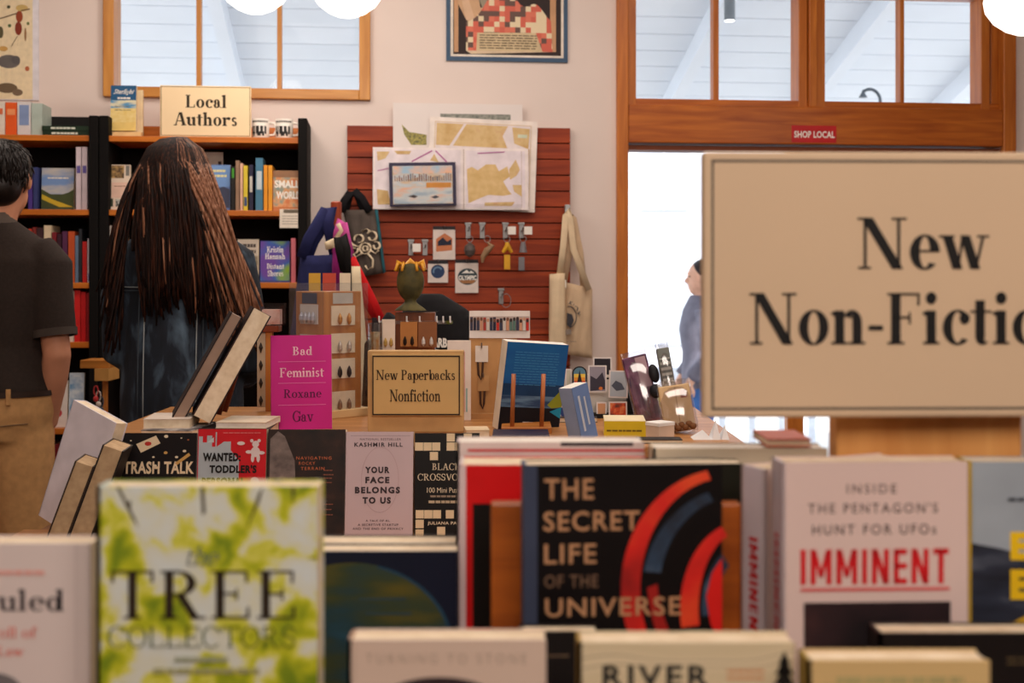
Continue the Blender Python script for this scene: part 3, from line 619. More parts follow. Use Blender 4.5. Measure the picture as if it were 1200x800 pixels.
def sign_board(name, label, quad, pos, k, edge, face, rot=(0, 0, 0), th=.012, inset=3, bw=.9, line=INK, corner=False):
    x0, y0, x1, y1 = quad; w = (x1-x0)*k; h = (y1-y0)*k; r = thing(name, label, 'sign', pos, rot)
    box('sign_panel', (-w/2, 0, 0), (w/2, th, h), face, r, bevel=min(.003, th/4)); f = Face(r, (x0+x1)/2, y1, k, 0, -.0004)
    f.polys('sign_border', [[(x0+inset, y0+inset+bw), (x1-inset, y0+inset+bw), (x1-inset, y0+inset), (x0+inset, y0+inset)], [(x0+inset, y1-inset), (x1-inset, y1-inset), (x1-inset, y1-inset-bw), (x0+inset, y1-inset-bw)],
        [(x0+inset, y1-inset), (x0+inset+bw, y1-inset), (x0+inset+bw, y0+inset), (x0+inset, y0+inset)], [(x1-inset-bw, y1-inset), (x1-inset, y1-inset), (x1-inset, y0+inset), (x1-inset-bw, y0+inset)]], line)
    return r, f
SIGNC = mat(240, 212, 170, .6, .02, 5)
p = W3(241, 159, SD-.012); p.z = ZS[0]; k = p.y/F
r, f = sign_board('shelf_sign', 'cream LOCAL AUTHORS sign standing on top of the bookcase', (189, 99.5, 294, 159.5), p, k, CREAM, SIGNC, (0, 0, WA), inset=1.2, bw=.7, line=mat(110, 84, 54))
TXT = mat(52, 42, 30, .7)
f.serif('Local', 218.5, 110, 265.5, 125.5, TXT, .15, .045); f.serif('Authors', 205, 130.5, 277.5, 146.5, TXT, .15, .045)
def mug(label, px, w):
    p = W3(px, 150, SD-.06); k = p.y/F; r_ = w*k/2; h = 23*k; t = thing('mug', label, 'mug', (p.x, p.y, ZS[0]), WA, 'printed mugs on the bookcase')
    bm = bmesh.new(); lathe(bm, [(r_*.9, 0), (r_, .004), (r_, h), (r_-.004, h), (r_-.004, .008)], 28); link('cup', bm, mat(232, 224, 214, .25), t, smooth=True)
    bm = bmesh.new(); tube(bm, [(r_-.003, 0, h*.82), (r_+.02, 0, h*.8), (r_+.031, 0, h*.5), (r_+.02, 0, h*.2), (r_-.003, 0, h*.18)], .0055, 10, ref=(0, 1, 0)); link('handle', bm, mat(232, 224, 214, .25), t, smooth=True)
    # printed band wraps the cup's front
    bm = bmesh.new()
    def patch(a0, a1, z0, z1):
        n = max(2, int(abs(a1-a0)/8)); 
        for i in range(n):
            q = [(a0+(a1-a0)*i/n, z0), (a0+(a1-a0)*(i+1)/n, z0), (a0+(a1-a0)*(i+1)/n, z1), (a0+(a1-a0)*i/n, z1)]
            bm.faces.new([bm.verts.new(((r_+.0006)*math.cos(R(a)), (r_+.0006)*math.sin(R(a)), z*h)) for a, z in q])
    for i in range(8): patch(-150+i*15, -140+i*15, .80, .90)
    for a, b in ((-150, -138), (-132, -124), (-118, -96), (-88, -70), (-60, -46)): patch(a, b, .22, .62)
    for a, b in ((-140, -128), (-108, -84), (-76, -62)): patch(a, b, .12, .34)
    link('print', bm, mat(34, 30, 30), t)
mug('white mug with black print next to the LOCAL AUTHORS sign', 305.5, 20); mug('white mug with black print at the right end of the bookcase top', 333, 20.5)
# --- second shelf
sp(33, 38, 199, 1, (74, 52, 130), 'thin purple book left of the landscape cover', band=(160, 140, 190)); sp(39, 44, 196, 1, (52, 60, 110), 'thin indigo book touching the landscape cover')
def art_land(f):
    f.rect('cover_sky', 49.5, 197, 86, 228, ramp_mat('landsky', [(.4, (110, 140, 186)), (.6, (206, 190, 160))], (2, 1, 6), 2)); f.poly('cover_hills', [(49.5, 222), (60, 228), (70, 229), (80, 226), (86, 222), (86, 243), (49.5, 243)], mat(62, 70, 36)); f.poly('cover_road', [(50, 228), (62, 234), (78, 240), (86, 243), (70, 243), (50, 234)], mat(190, 160, 40)); f.lines('cover_words', 56, 80, [208], 1.6, mat(226, 214, 196))
face_out('face-out paperback with a green valley landscape beside white twin spines', 49.5, 86.5, 197, 1, (60, 70, 50), art=art_land)
for a, b, n in ((89, 95.2, 'left'), (96, 102.2, 'right')): sp(a, b, 172, 1, (206, 190, 196), 'tall white spine with violet bands, the %s one of a twin pair' % n, band=(96, 84, 150), bandr=(.58, .7))
def art_coll(f):
    f.rect('cover_photo', 123, 194, 145, 209, ramp_mat('coll1', [(.35, (70, 50, 34)), (.6, (190, 150, 90))], (1, 1, 1), 60)); f.rect('cover_photo', 123, 212, 130, 232, ramp_mat('coll2', [(.35, (60, 80, 40)), (.6, (176, 60, 40))], (1, 1, 1), 60)); f.rect('cover_photo', 123, 233, 133, 242.5, mat(50, 60, 44)); f.rect('cover_photo', 136, 234, 149, 242.5, ramp_mat('coll3', [(.4, (60, 60, 56)), (.6, (190, 190, 180))], (1, 1, 1), 80)); f.rect('cover_title', 131, 214, 150, 232, mat(222, 186, 166)); f.lines('cover_words', 134, 148, [218], 1, mat(140, 100, 80)); f.rect('cover_photo', 147, 194, 151, 206, mat(120, 116, 110))
face_out('face-out book with a collage of small photos, left of the long hair', 122, 152, 193, 1, (220, 200, 180), art=art_coll)
c = thing('shelf_card', 'white card standing above the blue book on the second shelf', 'card', W3(248, 246, .1)*1, WA); c.location.z = ZS[1]; box('card_sheet', (-.049, 0, 0), (.049, .003, .262), mat(226, 216, 204), c); box('card_mark', (.028, -.0006, .2), (.042, 0, .222), mat(60, 50, 50), c)
def art_blue(f): f.rect('cover_sky', 240, 194, 269, 219, mat(110, 146, 196)); f.lines('cover_words', 244, 266, [199, 205], 2.6, mat(226, 216, 150)); f.poly('cover_land', [(240, 226), (252, 222), (262, 219), (269, 222), (269, 244), (240, 244)], mat(58, 62, 84))
face_out('face-out sky blue paperback to the right of the long brown hair', 238, 269.5, 193, 1, (96, 120, 170), art=art_blue)
for a, b, y, col, band, lab in ((271, 275, 195, (34, 30, 30), (70, 150, 50), 'black spine with a green top on the second shelf'), (276, 280.5, 188, (150, 118, 96), None, 'tall taupe spine right of the black and green one'), (281.3, 284.6, 191, (222, 176, 150), None, 'narrow salmon spine left of the yellow one'), (285.3, 290.2, 194, (222, 196, 60), (60, 80, 120), 'yellow spine with a blue foot on the second shelf'),
    (291.8, 296.6, 193, (44, 42, 66), (196, 190, 180), 'navy and white spine left of the tall blue one'), (299.5, 308, 185, (72, 122, 150), (196, 206, 210), 'tallest spine of the second shelf, steel blue'), (309, 313.6, 193.5, (232, 150, 40), None, 'orange spine touching the tall blue one'), (314.3, 319, 193.5, (232, 156, 46), None, 'orange spine next to the SMALL WORLD cover')): sp(a, b, y, 1, col, lab, band=band, bandr=(.1, .3) if 'foot' in lab else (.74, .96) if 'green top' in lab else (.4, .75))
def art_small(f):
    f.rect('cover_map', 320.5, 200, 354.5, 243, ramp_mat('smallw', [(.35, (206, 120, 70)), (.5, (214, 160, 110)), (.65, (130, 150, 140))], (1, 1, 1), 34)); f.rect('cover_band', 320.5, 200, 354.5, 208, mat(150, 110, 80))
    f.sans('SMALL', 322, 211.5, 351, 220.5, WHITE, .04); f.sans('WORLD', 324, 224.5, 352.5, 233.5, WHITE, .04)
face_out('orange face-out book lettered SMALL WORLD at the shelf end', 320, 355, 200, 1, (196, 120, 70), art=art_small)
c = thing('shelf_tag', 'white paper tag hanging from the shelf edge under SMALL WORLD', 'tag', W3(342.5, 267, SD+.003), WA); k = c.location.y/F; box('tag_sheet', (-14.5*k, -.002, 0), (14.5*k, 0, 22*k), mat(228, 216, 200), c); box('tag_clip', (-10*k, -.004, 18*k), (10*k, -.002, 21.5*k), mat(110, 100, 84), c)
Face(c, 342.5, 267, k, 0, -.0024).lines('tag_text', 331, 354, [253, 256, 259, 262], .6, mat(120, 110, 100))
# --- third shelf
for a, b, y, col, band, lab in ((33, 37, 268, (200, 60, 40), None, 'red spine peeking over the shoulder of the grey polo'), (38, 42.5, 266, (120, 40, 36), None, 'maroon spine above the polo shoulder'), (43, 50.5, 267, (60, 36, 40), None, 'dark brown spine left of the cream one on the third shelf'), (51.5, 60, 264, (212, 192, 160), None, 'cream spine on the third shelf of the left bookcase'), (61, 66, 272, (120, 30, 40), None, 'crimson spine right of the cream one'), (67, 72, 274, (56, 26, 40), None, 'plum spine between crimson and grape ones'), (73, 79, 271, (84, 40, 74), None, 'grape purple spine left of the orange-red one'),
    (80, 87.5, 271, (186, 78, 38), None, 'orange-red spine on the third shelf of the left bookcase'), (88, 92, 276, (96, 116, 140), None, 'slate blue spine right of the orange-red one'), (92.6, 96, 268, (40, 44, 50), None, 'slim charcoal spine left of the red one'), (96.6, 101.8, 283, (196, 36, 34), None, 'bright red spine on the third shelf of the left bookcase'), (102.4, 108.4, 279.5, (206, 196, 206), (110, 110, 170), 'white spine with a lilac foot beside the bookcase upright')): sp(a, b, y, 2, col, lab, band=band, bandr=(.04, .2))
for a, b, y, col, lab in ((121.5, 124, 272, (40, 30, 30), 'slim black spine just right of the bookcase upright'), (124.6, 129.6, 264, (206, 196, 186), 'white spine right of the slim black one, third shelf'), (130, 134, 274, (30, 36, 50), 'midnight blue spine left of the strands of hair'), (134.5, 138, 273, (44, 60, 70), 'dark teal spine beside the midnight blue one'), (138.6, 143, 269, (206, 176, 146), 'beige spine half behind the strands of hair')): sp(a, b, y, 2, col, lab)
def art_tan(f): f.rect('cover_sky', 279, 281, 302, 300, mat(190, 176, 160)); f.sans('KAREN', 281, 286, 299, 292, mat(70, 60, 56), .03) if False else f.lines('cover_words', 281, 300, [286, 293], 4, mat(70, 60, 56)); f.rect('cover_land', 279, 300, 302, 329, ramp_mat('tanland', [(.35, (90, 80, 66)), (.6, (190, 170, 140))], (3, 1, 10), 5))
face_out('tan landscape paperback face-out beside the rainbow cover', 278.5, 303, 280.5, 2, (200, 184, 160), art=art_tan)
def art_kh(f):
    f.rect('cover_colours', 305.5, 283, 339, 329, ramp_mat('khcol', [(.28, (222, 150, 30)), (.40, (130, 170, 40)), (.52, (50, 90, 170)), (.66, (100, 60, 150))], (1, 1, 1), 9, 1, off=(3.1, 0, .4)))
    f.serif('Kristin', 313, 289, 332, 296, WHITE, .13, .06); f.serif('Hannah', 311, 297, 334, 304, WHITE, .13, .06); f.serif('Distant', 313, 309, 333, 315.5, WHITE, .13, .06); f.serif('Shores', 314, 317, 332, 324, WHITE, .13, .06)
face_out('rainbow-coloured paperback face-out with white lettering on the third shelf', 305, 339.5, 282.5, 2, (60, 70, 130), art=art_kh)
sp(341, 346.5, 279, 2, (206, 110, 120), 'pink spine right of the rainbow cover'); sp(349.5, 355, 279, 2, (206, 106, 120), 'pink spine nearest the bookcase end')
# --- lower shelves
for a, b, y, col, lab in ((72, 79, 341, (170, 150, 140), 'greyish spine left of the white one, fourth shelf'), (79.6, 86.6, 341, (216, 200, 186), 'white spine left of the three red ones'), (87.2, 94.2, 340, (206, 34, 34), 'red spine beside the white one, fourth shelf'), (94.8, 100.6, 342, (196, 26, 30), 'red spine in the middle of three, fourth shelf'), (101.2, 108, 343, (150, 24, 30), 'dark red spine next to the bookcase upright, fourth shelf')): sp(a, b, y, 3, col, lab)
def art_pc(f): f.rect('cover_photo', 60, 452, 78, 492, mat(226, 214, 206)); f.oval('cover_motif', 68, 484, 5, 5, mat(190, 60, 70))
face_out('white picture book face-out behind the trouser pocket', 59, 79, 446, 4, (222, 208, 200), art=art_pc)
def art_pc2(f): f.rect('cover_photo', 82, 440, 97, 494, ramp_mat('pc2', [(.4, (90, 150, 200)), (.6, (226, 236, 244))], (1, 1, 1), 16))
face_out('pale blue picture card book face-out on the fifth shelf', 81, 98, 437, 4, (210, 224, 236), art=art_pc2)
for a, b, y, col, lab in ((42, 46.5, 520, (160, 140, 120), 'taupe spine on the low shelf beside the trousers'), (47, 52, 519, (206, 190, 164), 'ivory spine on the low shelf beside the trousers'), (52.6, 58, 520, (196, 176, 150), 'pale sand spine on the low shelf left of the dark red one'), (62, 70, 520, (110, 24, 28), 'dark red spine on the low shelf'), (70.6, 78, 516, (50, 24, 30), 'blackish red spine on the low shelf')): sp(a, b, y, 5, col, lab)

# ------------------------------------------------------------------ people
def hand(bm, w, dirv, side, curl=.5, sc=1.0, palm_n=Vector((0, 1, 0))):
    """palm with four unequal fingers and a thumb, from wrist w along dirv; palm_n = palm normal"""
    d = Vector(dirv).normalized(); n = (palm_n-d*palm_n.dot(d)).normalized(); s = d.cross(n)*side
    L = .088*sc; bmp = [w-d*.01, w+d*L*.35, w+d*L*.8, w+d*L]
    tube(bm, bmp, [(.026*sc, .019*sc), (.034*sc, .016*sc), (.040*sc, .014*sc), (.037*sc, .011*sc)], 12, ref=s)
    for i, (o, ln) in enumerate(((-.029, .068), (-.0098, .078), (.0098, .073), (.029, .058))):
        b = w+d*(L*.9)+s*o*sc; pts = [b]; a = .15
        for seg in (.42, .32, .26):
            a += curl*.8; pts.append(pts[-1]+(d*math.cos(a)+n*math.sin(a))*ln*seg*sc)
        tube(bm, pts, [.0095*sc, .009*sc, .008*sc, .0068*sc], 8)
    b = w+d*L*.28-s*.03*sc; tube(bm, [b, b+(-s*.7+d*.7+n*.2)*.034*sc, b+(-s*.75+d*1.5+n*.5)*.040*sc], [.013*sc, .0105*sc, .008*sc], 8)
def head(bm, z=1.60, c=(0, 0), sc=1.0):
    x, y = c
    ell(bm, (x, y, z+.02), (.076*sc, .095*sc, .098*sc)); ell(bm, (x, y+.03, z-.045), (.058*sc, .062*sc, .068*sc)); ell(bm, (x, y+.055, z-.095), (.03, .03, .022))
    tube(bm, [(x, y+.088, z+.015), (x, y+.112, z-.03), (x, y+.092, z-.042)], [.009, .014, .011], 8)
    ell(bm, (x, y+.09, z+.028), (.045, .012, .010)); ell(bm, (x, y+.085, z-.066), (.022, .012, .006), 2); ell(bm, (x, y+.083, z-.077), (.019, .012, .006), 2)
    for s in (-1, 1):
        ell(bm, (x+s*.03, y+.086, z+.008), (.012, .010, .008), 2)
        M = Matrix.Rotation(s*.35, 3, 'Z'); ell(bm, (x+s*.078*sc, y-.005, z-.005), (.010, .020, .031), 2, M)
def limb(bm, a, b, c, ra, rb, rc, ref=(1, 0, 0), seg=14):
    a, b, c = Vector(a), Vector(b), Vector(c)
    tube(bm, [a, a.lerp(b, .35), a.lerp(b, .8), b, b.lerp(c, .3), b.lerp(c, .75), c], [ra, ra*.98, rb*1.02, rb, rb*1.0, (rb+rc)*.46, rc], seg, ref)
def torso(bm, g=0, w=1.0, z0=.86):
    tube(bm, [(0, 0, z0), (0, -.01, .95), (0, .0, 1.08), (0, .01, 1.24), (0, 0, 1.36), (0, -.005, 1.42), (0, -.01, 1.47)],
         [(.15*w+g, .105+g), (.168*w+g, .118+g), (.145*w+g, .102+g), (.17*w+g, .118+g), (.178*w+g, .10+g), (.13*w+g, .075+g), (.062+g, .058+g)], 24)
def eyes(r, z, c=(0, 0)):
    for s in (-1, 1):
        bm = bmesh.new(); ell(bm, (c[0]+s*.03, c[1]+.089, z+.008), (.010, .0085, .0065), 2); link('eye', bm, mat(40, 30, 26, .2), r, smooth=True)
def shoes(r, xs, m):
    for x, y in xs:
        bm = bmesh.new(); tube(bm, [(x, y-.09, .045), (x, y-.03, .05), (x, y+.07, .042), (x, y+.16, .03), (x, y+.18, .026)], [(.034, .042), (.04, .048), (.044, .04), (.04, .028), (.02, .018)], 14); bx(bm, (x-.04, y-.11, .0), (x+.04, y+.17, .014)); link('shoe', bm, m, r, smooth=True)
# the man with his back to us
man = thing('person', 'person seen from behind at left, dark grey polo shirt and khaki trousers', 'person', (P3(-8, 400, 4.0).x, 4.0, 0), R(0))
SKIN = mat(206, 142, 110, .5, .08, 14); SK2 = mat(226, 176, 150, .5)
bm = bmesh.new(); head(bm, 1.605, (.036, 0)); tube(bm, [(0, -.012, 1.42), (.018, -.008, 1.50), (.036, .005, 1.57)], [.066, .06, .06], 16); torso(bm)
for s in (-1, 1): 
    limb(bm, (s*.085, 0, .9), (s*.1, .01, .48), (s*.1, -.02, .09), .088, .06, .042); ell(bm, (s*.1, .04, .05), (.04, .10, .04), 2)
sh_, el_, wr_ = Vector((.163, -.0, 1.352)), Vector((.208, -.025, 1.06)), Vector((.158, .035, .835))
limb(bm, sh_, el_, wr_, .052, .043, .029); hand(bm, wr_, (-.15, .25, -1), 1, .45, 1.0, Vector((-1, .3, 0)))
limb(bm, (-.163, 0, 1.352), (-.215, .03, 1.07), (-.17, .25, 1.0), .052, .043, .029); hand(bm, Vector((-.17, .25, 1.0)), (.4, .9, .1), -1, .5, 1.0, Vector((.3, 0, 1)))
blended('body', bm, .0062, SKIN, man, 3); eyes(man, 1.605, (.036, 0))
POLO = mat(48, 38, 33, .9, .12, 120, bump=.15)
bm = bmesh.new(); torso(bm, .017, 1.03, .925)
for s, e in ((-1, Vector((-.215, .03, 1.07))), (1, el_)):
    a = Vector((s*.165, 0, 1.365)); b = a.lerp(e, .80); tube(bm, [Vector((s*.10, 0, 1.385)), Vector((s*.145, 0, 1.372)), a+Vector((s*.012, 0, -.03)), a.lerp(e, .4), b], [.058, .066, .07, .069, .066], 18)
tube(bm, [(0, -.012, 1.44), (0, -.012, 1.478)], [.078, .074], 18)
polo = blended('polo_shirt', bm, .008, POLO, man, 5)
bm = bmesh.new()
for i in range(25):
    pass
tube(bm, [(.0, -.012, 1.462), (0, -.014, 1.503)], [(.078, .074), (.0705, .068)], 28, cap=False); link('collar', bm, mat(92, 80, 72, .9), man, smooth=True)
for s, e in ((-1, Vector((-.215, .03, 1.07))), (1, el_)):
    a = Vector((s*.165, 0, 1.365)); b = a.lerp(e, .80); dd = (e-a).normalized(); bm = bmesh.new(); tube(bm, [b-dd*.018, b+dd*.006], [.0695, .068], 20, cap=False); link('sleeve_hem', bm, mat(74, 64, 58, .9), man, smooth=True)
KH = mat(196, 148, 96, .85, .10, 40, bump=.1)
bm = bmesh.new(); tube(bm, [(0, -.005, .80), (0, -.008, .88), (0, -.004, .945)], [(.172, .128), (.192, .14), (.196, .142)], 24)
for s in (-1, 1): tube(bm, [(s*.08, 0, .86), (s*.088, .0, .72), (s*.1, .005, .48), (s*.102, -.015, .25), (s*.102, -.02, .07)], [.104, .10, .078, .07, .066], 18)
blended('trousers', bm, .009, KH, man, 3)
bm = bmesh.new(); tube(bm, [(0, -.006, .935), (0, -.006, .952)], [(.198, .146), (.198, .146)], 30, cap=False); link('belt', bm, mat(50, 34, 26), man, smooth=True)
for ang in (-120, -90, -60): box('belt_loop', (-.006, -.004, .915), (.006, .004, .962), KH, man, (.2*math.cos(R(ang)), -.006+.148*math.sin(R(ang)), 0))
bm = bmesh.new(); tube(bm, [(.075, -.136, .85), (.15, -.108, .855)], .0022, 6); link('pocket_seam', bm, mat(120, 92, 62), man)
shoes(man, ((-.102, .02), (.102, .02)), mat(60, 44, 34))
def strands(name, paths, m, parent, wid):
    bm = bmesh.new()
    for pts, w in paths:
        n = len(pts); tube(bm, pts, [(w*(.55+.45*math.sin(math.pi*min(1, .15+.8*i/(n-1)))), w*.45) for i in range(n)], 5)
    return link(name, bm, m, parent, smooth=True)
HAIRD = ramp_mat('dark_hair', [(.3, (12, 7, 6)), (.7, (32, 19, 13))], (60, 60, 6), 3, 3, .45)
bm = bmesh.new(); ell(bm, (.036, -.022, 1.645), (.086, .094, .088)); ell(bm, (.036, -.045, 1.585), (.070, .062, .07)); mhair = blended('hair', bm, .006, HAIRD, man, 3)
paths = []
for i in range(800):
    th = random.uniform(-math.pi, 0) if i < 620 else random.uniform(0, math.pi); ph = random.uniform(-.55, 1.5)
    n = Vector((math.cos(th)*math.cos(ph), math.sin(th)*math.cos(ph), math.sin(ph)))
    p0 = Vector((.036+n.x*.084, -.022+n.y*.092, 1.640+n.z*.086)); dn = (Vector((random.uniform(-.3, .3), -.2, -1))-n*Vector((0, -.2, -1)).dot(n)).normalized()
    paths.append(([p0-n*.004, p0+n*.0015+dn*.018, p0-n*.0005+dn*.036], .0024))
strands('hair_tufts', paths, HAIRD, mhair, .004)

# the woman with long hair
W_ = thing('person', 'person seen from behind with long brown hair and a dark blue denim jacket', 'person', (P3(214, 400, 3.8).x, 3.8, 0), R(2))
bm = bmesh.new(); head(bm, 1.58, (-.02, .01), .97); tube(bm, [(0, -.012, 1.40), (-.01, -.0, 1.48), (-.02, .005, 1.55)], [.054, .048, .05], 16); torso(bm, -.012, .94)
for s in (-1, 1): limb(bm, (s*.085, 0, .88), (s*.09, .01, .47), (s*.09, -.02, .09), .082, .055, .038); ell(bm, (s*.09, .04, .05), (.036, .095, .036), 2)
wel = {-1: Vector((-.158, -.02, 1.08)), 1: Vector((.188, -.01, 1.05))}; wwr = {-1: Vector((-.13, .20, 1.02)), 1: Vector((.14, .22, 1.0))}
for s in (-1, 1): limb(bm, (s*.145, 0, 1.355), wel[s], wwr[s], .05, .038, .025); hand(bm, wwr[s], (-s*.5, .9, .15), s, .6, .92, Vector((0, .2, 1)))
blended('body', bm, .0065, mat(222, 170, 142, .5), W_, 3); eyes(W_, 1.58, (-.02, .01))
DEN = ramp_mat('dark_denim', [(.3, (7, 10, 16)), (.5, (24, 32, 44)), (.70, (84, 104, 122))], (7, 7, 2.4), 2.6, 6, .85, dist=.4, bump=.25)
bm = bmesh.new(); tube(bm, [(0, 0, .83), (0, -.005, .95), (0, .0, 1.12), (0, .01, 1.26), (0, 0, 1.36), (0, -.005, 1.415), (0, -.01, 1.45)], [(.18, .155), (.18, .155), (.172, .15), (.168, .142), (.155, .122), (.125, .092), (.08, .078)], 28)
for s in (-1, 1): tube(bm, [(s*.105, 0, 1.372), (s*.150, 0, 1.345), (s*.172, -.01, 1.24), wel[s]+Vector((s*.008, 0, 0)), wel[s].lerp(wwr[s], .45), wel[s].lerp(wwr[s], .9)], [.062, .068, .066, .064, .06, .054], 18)
jk = blended('denim_jacket', bm, .008, DEN, W_, 4)
SEAM = mat(150, 158, 160, .8); 
def seam(pts, m=SEAM, r=.0017):
    bm = bmesh.new(); tube(bm, pts, r, 6); link('jacket_seam', bm, m, jk, smooth=True)
def onb(x, z, extra=.004):   # point on the jacket's back
    zz = [(.83, .205, .155), (.95, .205, .16), (1.12, .196, .15), (1.26, .192, .132), (1.36, .182, .122), (1.45, .1, .08)]
    for (z0, a0, b0), (z1, a1, b1) in zip(zz, zz[1:]):
        if z <= z1 or z1 == 1.45:
            t = max(0, min(1, (z-z0)/(z1-z0))); a = a0+(a1-a0)*t; b = b0+(b1-b0)*t; return Vector((x, -b*math.sqrt(max(0, 1-(x/a)**2))-extra+.002, z))
for s in (-1, 1):
    seam([onb(s*.075-.005, z) for z in (.88, .98, 1.08, 1.18, 1.265)]); seam([onb(s*.092-.005, z) for z in (.88, .98, 1.08, 1.18, 1.265)], mat(60, 68, 76, .8))
seam([onb(x, 1.272) for x in (-.16, -.11, -.05, .0, .05, .11, .16)]); seam([onb(x, 1.262) for x in (-.16, -.11, -.05, .0, .05, .11, .16)], mat(64, 72, 80, .8))
for s in (-1, 1):
    q = [Vector((s*.158+s*.022*math.cos(a), -.082+.03*math.sin(a)*-1-.01, 1.335-.03*i)) for i, a in enumerate((1.2, 1.0, .8, .6, .4))]
    seam([Vector((s*.150, -.085, 1.385)), Vector((s*.155, -.098, 1.34)), Vector((s*.155, -.112, 1.28)), Vector((s*.165, -.10, 1.22))])
bm = bmesh.new(); tube(bm, [(0, -.01, 1.42), (0, -.02, 1.465)], [(.088, .086), (.082, .08)], 24, cap=False); link('collar', bm, DEN, W_, smooth=True)
bm = bmesh.new(); tube(bm, [(0, 0, .78), (0, 0, .88), (0, 0, .93)], [(.17, .125), (.172, .126), (.16, .115)], 20)
for s in (-1, 1): tube(bm, [(s*.082, 0, .86), (s*.088, .0, .70), (s*.09, .005, .47), (s*.09, -.02, .07)], [.096, .088, .066, .05], 16)
blended('trousers', bm, .01, mat(26, 26, 32, .85), W_, 3); shoes(W_, ((-.09, .02), (.09, .02)), mat(40, 32, 30))
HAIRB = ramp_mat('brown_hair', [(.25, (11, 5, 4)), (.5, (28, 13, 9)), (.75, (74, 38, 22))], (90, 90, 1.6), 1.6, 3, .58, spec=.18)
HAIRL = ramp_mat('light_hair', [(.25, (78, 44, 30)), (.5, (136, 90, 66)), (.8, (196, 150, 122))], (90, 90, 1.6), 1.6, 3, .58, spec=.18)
hc = Vector((-.02, -.01, 1.60)); bm = bmesh.new(); ell(bm, hc+Vector((0, 0, .015)), (.096, .108, .098))
tube(bm, [hc+Vector((0, -.01, .02)), (-.018, -.055, 1.50), (.0, -.095, 1.41), (.02, -.125, 1.34), (.025, -.135, 1.27)], [(.092, .10), (.104, .075), (.105, .05), (.092, .03), (.06, .010)], 22)
tube(bm, [hc+Vector((.05, 0, 0)), (.10, -.04, 1.46), (.138, -.10, 1.34), (.165, -.125, 1.24), (.185, -.125, 1.17)], [(.05, .07), (.05, .055), (.044, .035), (.034, .024), (.016, .010)], 16)
tube(bm, [hc+Vector((-.05, 0, 0)), (-.10, -.02, 1.47), (-.12, -.04, 1.41), (-.13, -.06, 1.37)], [(.05, .07), (.04, .055), (.022, .03), (.008, .008)], 16)
wh = blended('hair', bm, .0085, HAIRB, W_, 4)
def lock(x_end, y_end, z_end, th, w, jitter=.014):
    pts = [hc+Vector((math.cos(th)*.02+.012, math.sin(th)*.02, .1125))]
    for a_ in (65, 40, 12): pts.append(hc+Vector((math.cos(th)*.1*math.cos(R(a_)), math.sin(th)*.112*math.cos(R(a_)), .015+.099*math.sin(R(a_)))))
    a = pts[-1]; b = Vector((x_end, y_end, z_end)); ph = random.uniform(0, 6.28)
    for i in range(1, 10):
        t = i/9; q = a.lerp(b, t); q.x = a.x+(b.x-a.x)*(t**.85)+math.sin(t*4+ph)*jitter*t; bulge = .028*math.sin(math.pi*min(1, t*1.1)); q.y = a.y+(b.y-a.y)*(t**.55)-bulge+math.cos(t*4+ph)*jitter*.6*t; pts.append(q)
    return (pts, w)
pa, pb = [], []
for i in range(900):
    u = random.random()
    if u < .55:   th = R(random.uniform(-165, -15)); x = .035+.088*math.cos(th)+random.gauss(0, .018); z = 1.17+.16*random.random()**.6+(.04 if random.random() < .4 else 0)-abs(x)*.35; y = -.15
    elif u < .945: th = R(random.uniform(-75, 20)); x = random.uniform(.09, .245); z = 1.08+random.random()*.17-(.0 if x > .15 else -.09); y = -.155+.04*random.random()
    else: th = R(random.uniform(165, 215)); x = random.uniform(-.20, -.165); z = 1.07+random.random()*.24; y = -.10-.05*random.random()
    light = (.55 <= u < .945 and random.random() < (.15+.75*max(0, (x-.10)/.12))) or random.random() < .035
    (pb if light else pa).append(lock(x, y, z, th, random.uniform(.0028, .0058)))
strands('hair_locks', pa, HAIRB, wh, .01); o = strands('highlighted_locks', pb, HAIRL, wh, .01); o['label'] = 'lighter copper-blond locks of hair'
# passer-by outside the doorway
out = thing('person', 'person in a dark jacket and blue jeans standing outside the open doorway, facing left', 'person', (P3(822, 400, 9.0).x, 9.0, -.3), R(92))
out.scale = (1.0, 1.0, 1.0); bm = bmesh.new(); head(bm, 1.60); tube(bm, [(0, -.012, 1.42), (0, -.0, 1.50), (0, .005, 1.57)], [.06, .055, .055], 14); torso(bm)
for s in (-1, 1):
    limb(bm, (s*.085, 0, .9), (s*.1, .03, .48), (s*.1, -.02, .09), .088, .06, .042); ell(bm, (s*.1, .04, .05), (.04, .1, .04), 2)
    e = Vector((s*.215, -.03, 1.08)); w = Vector((s*.19, .12, .87)); limb(bm, (s*.18, 0, 1.37), e, w, .055, .042, .028); hand(bm, w, (0, .3, -1), s, .5, 1, Vector((-s, 0, 0)))
blended('body', bm, .009, SK2, out, 3); eyes(out, 1.6)
bm = bmesh.new(); torso(bm, .03, 1.03, .80)
for s in (-1, 1): tube(bm, [(s*.12, 0, 1.39), (s*.18, 0, 1.37), (s*.215, -.03, 1.08), (s*.19, .11, .90)], [.075, .082, .068, .05], 14)
blended('jacket', bm, .012, mat(112, 110, 124, .8), out, 4)
bm = bmesh.new(); tube(bm, [(0, 0, .8), (0, 0, .9)], [(.18, .135), (.175, .13)], 18)
for s in (-1, 1): tube(bm, [(s*.082, 0, .86), (s*.1, .03, .48), (s*.1, -.02, .07)], [.105, .08, .066], 14)
blended('jeans', bm, .012, mat(66, 110, 176, .8), out, 3); shoes(out, ((-.1, .02), (.1, .02)), mat(60, 60, 64))
bm = bmesh.new(); ell(bm, (0, -.02, 1.645), (.088, .098, .088)); ell(bm, (0, -.06, 1.58), (.07, .06, .08)); blended('hair', bm, .009, mat(44, 34, 34), out, 3)
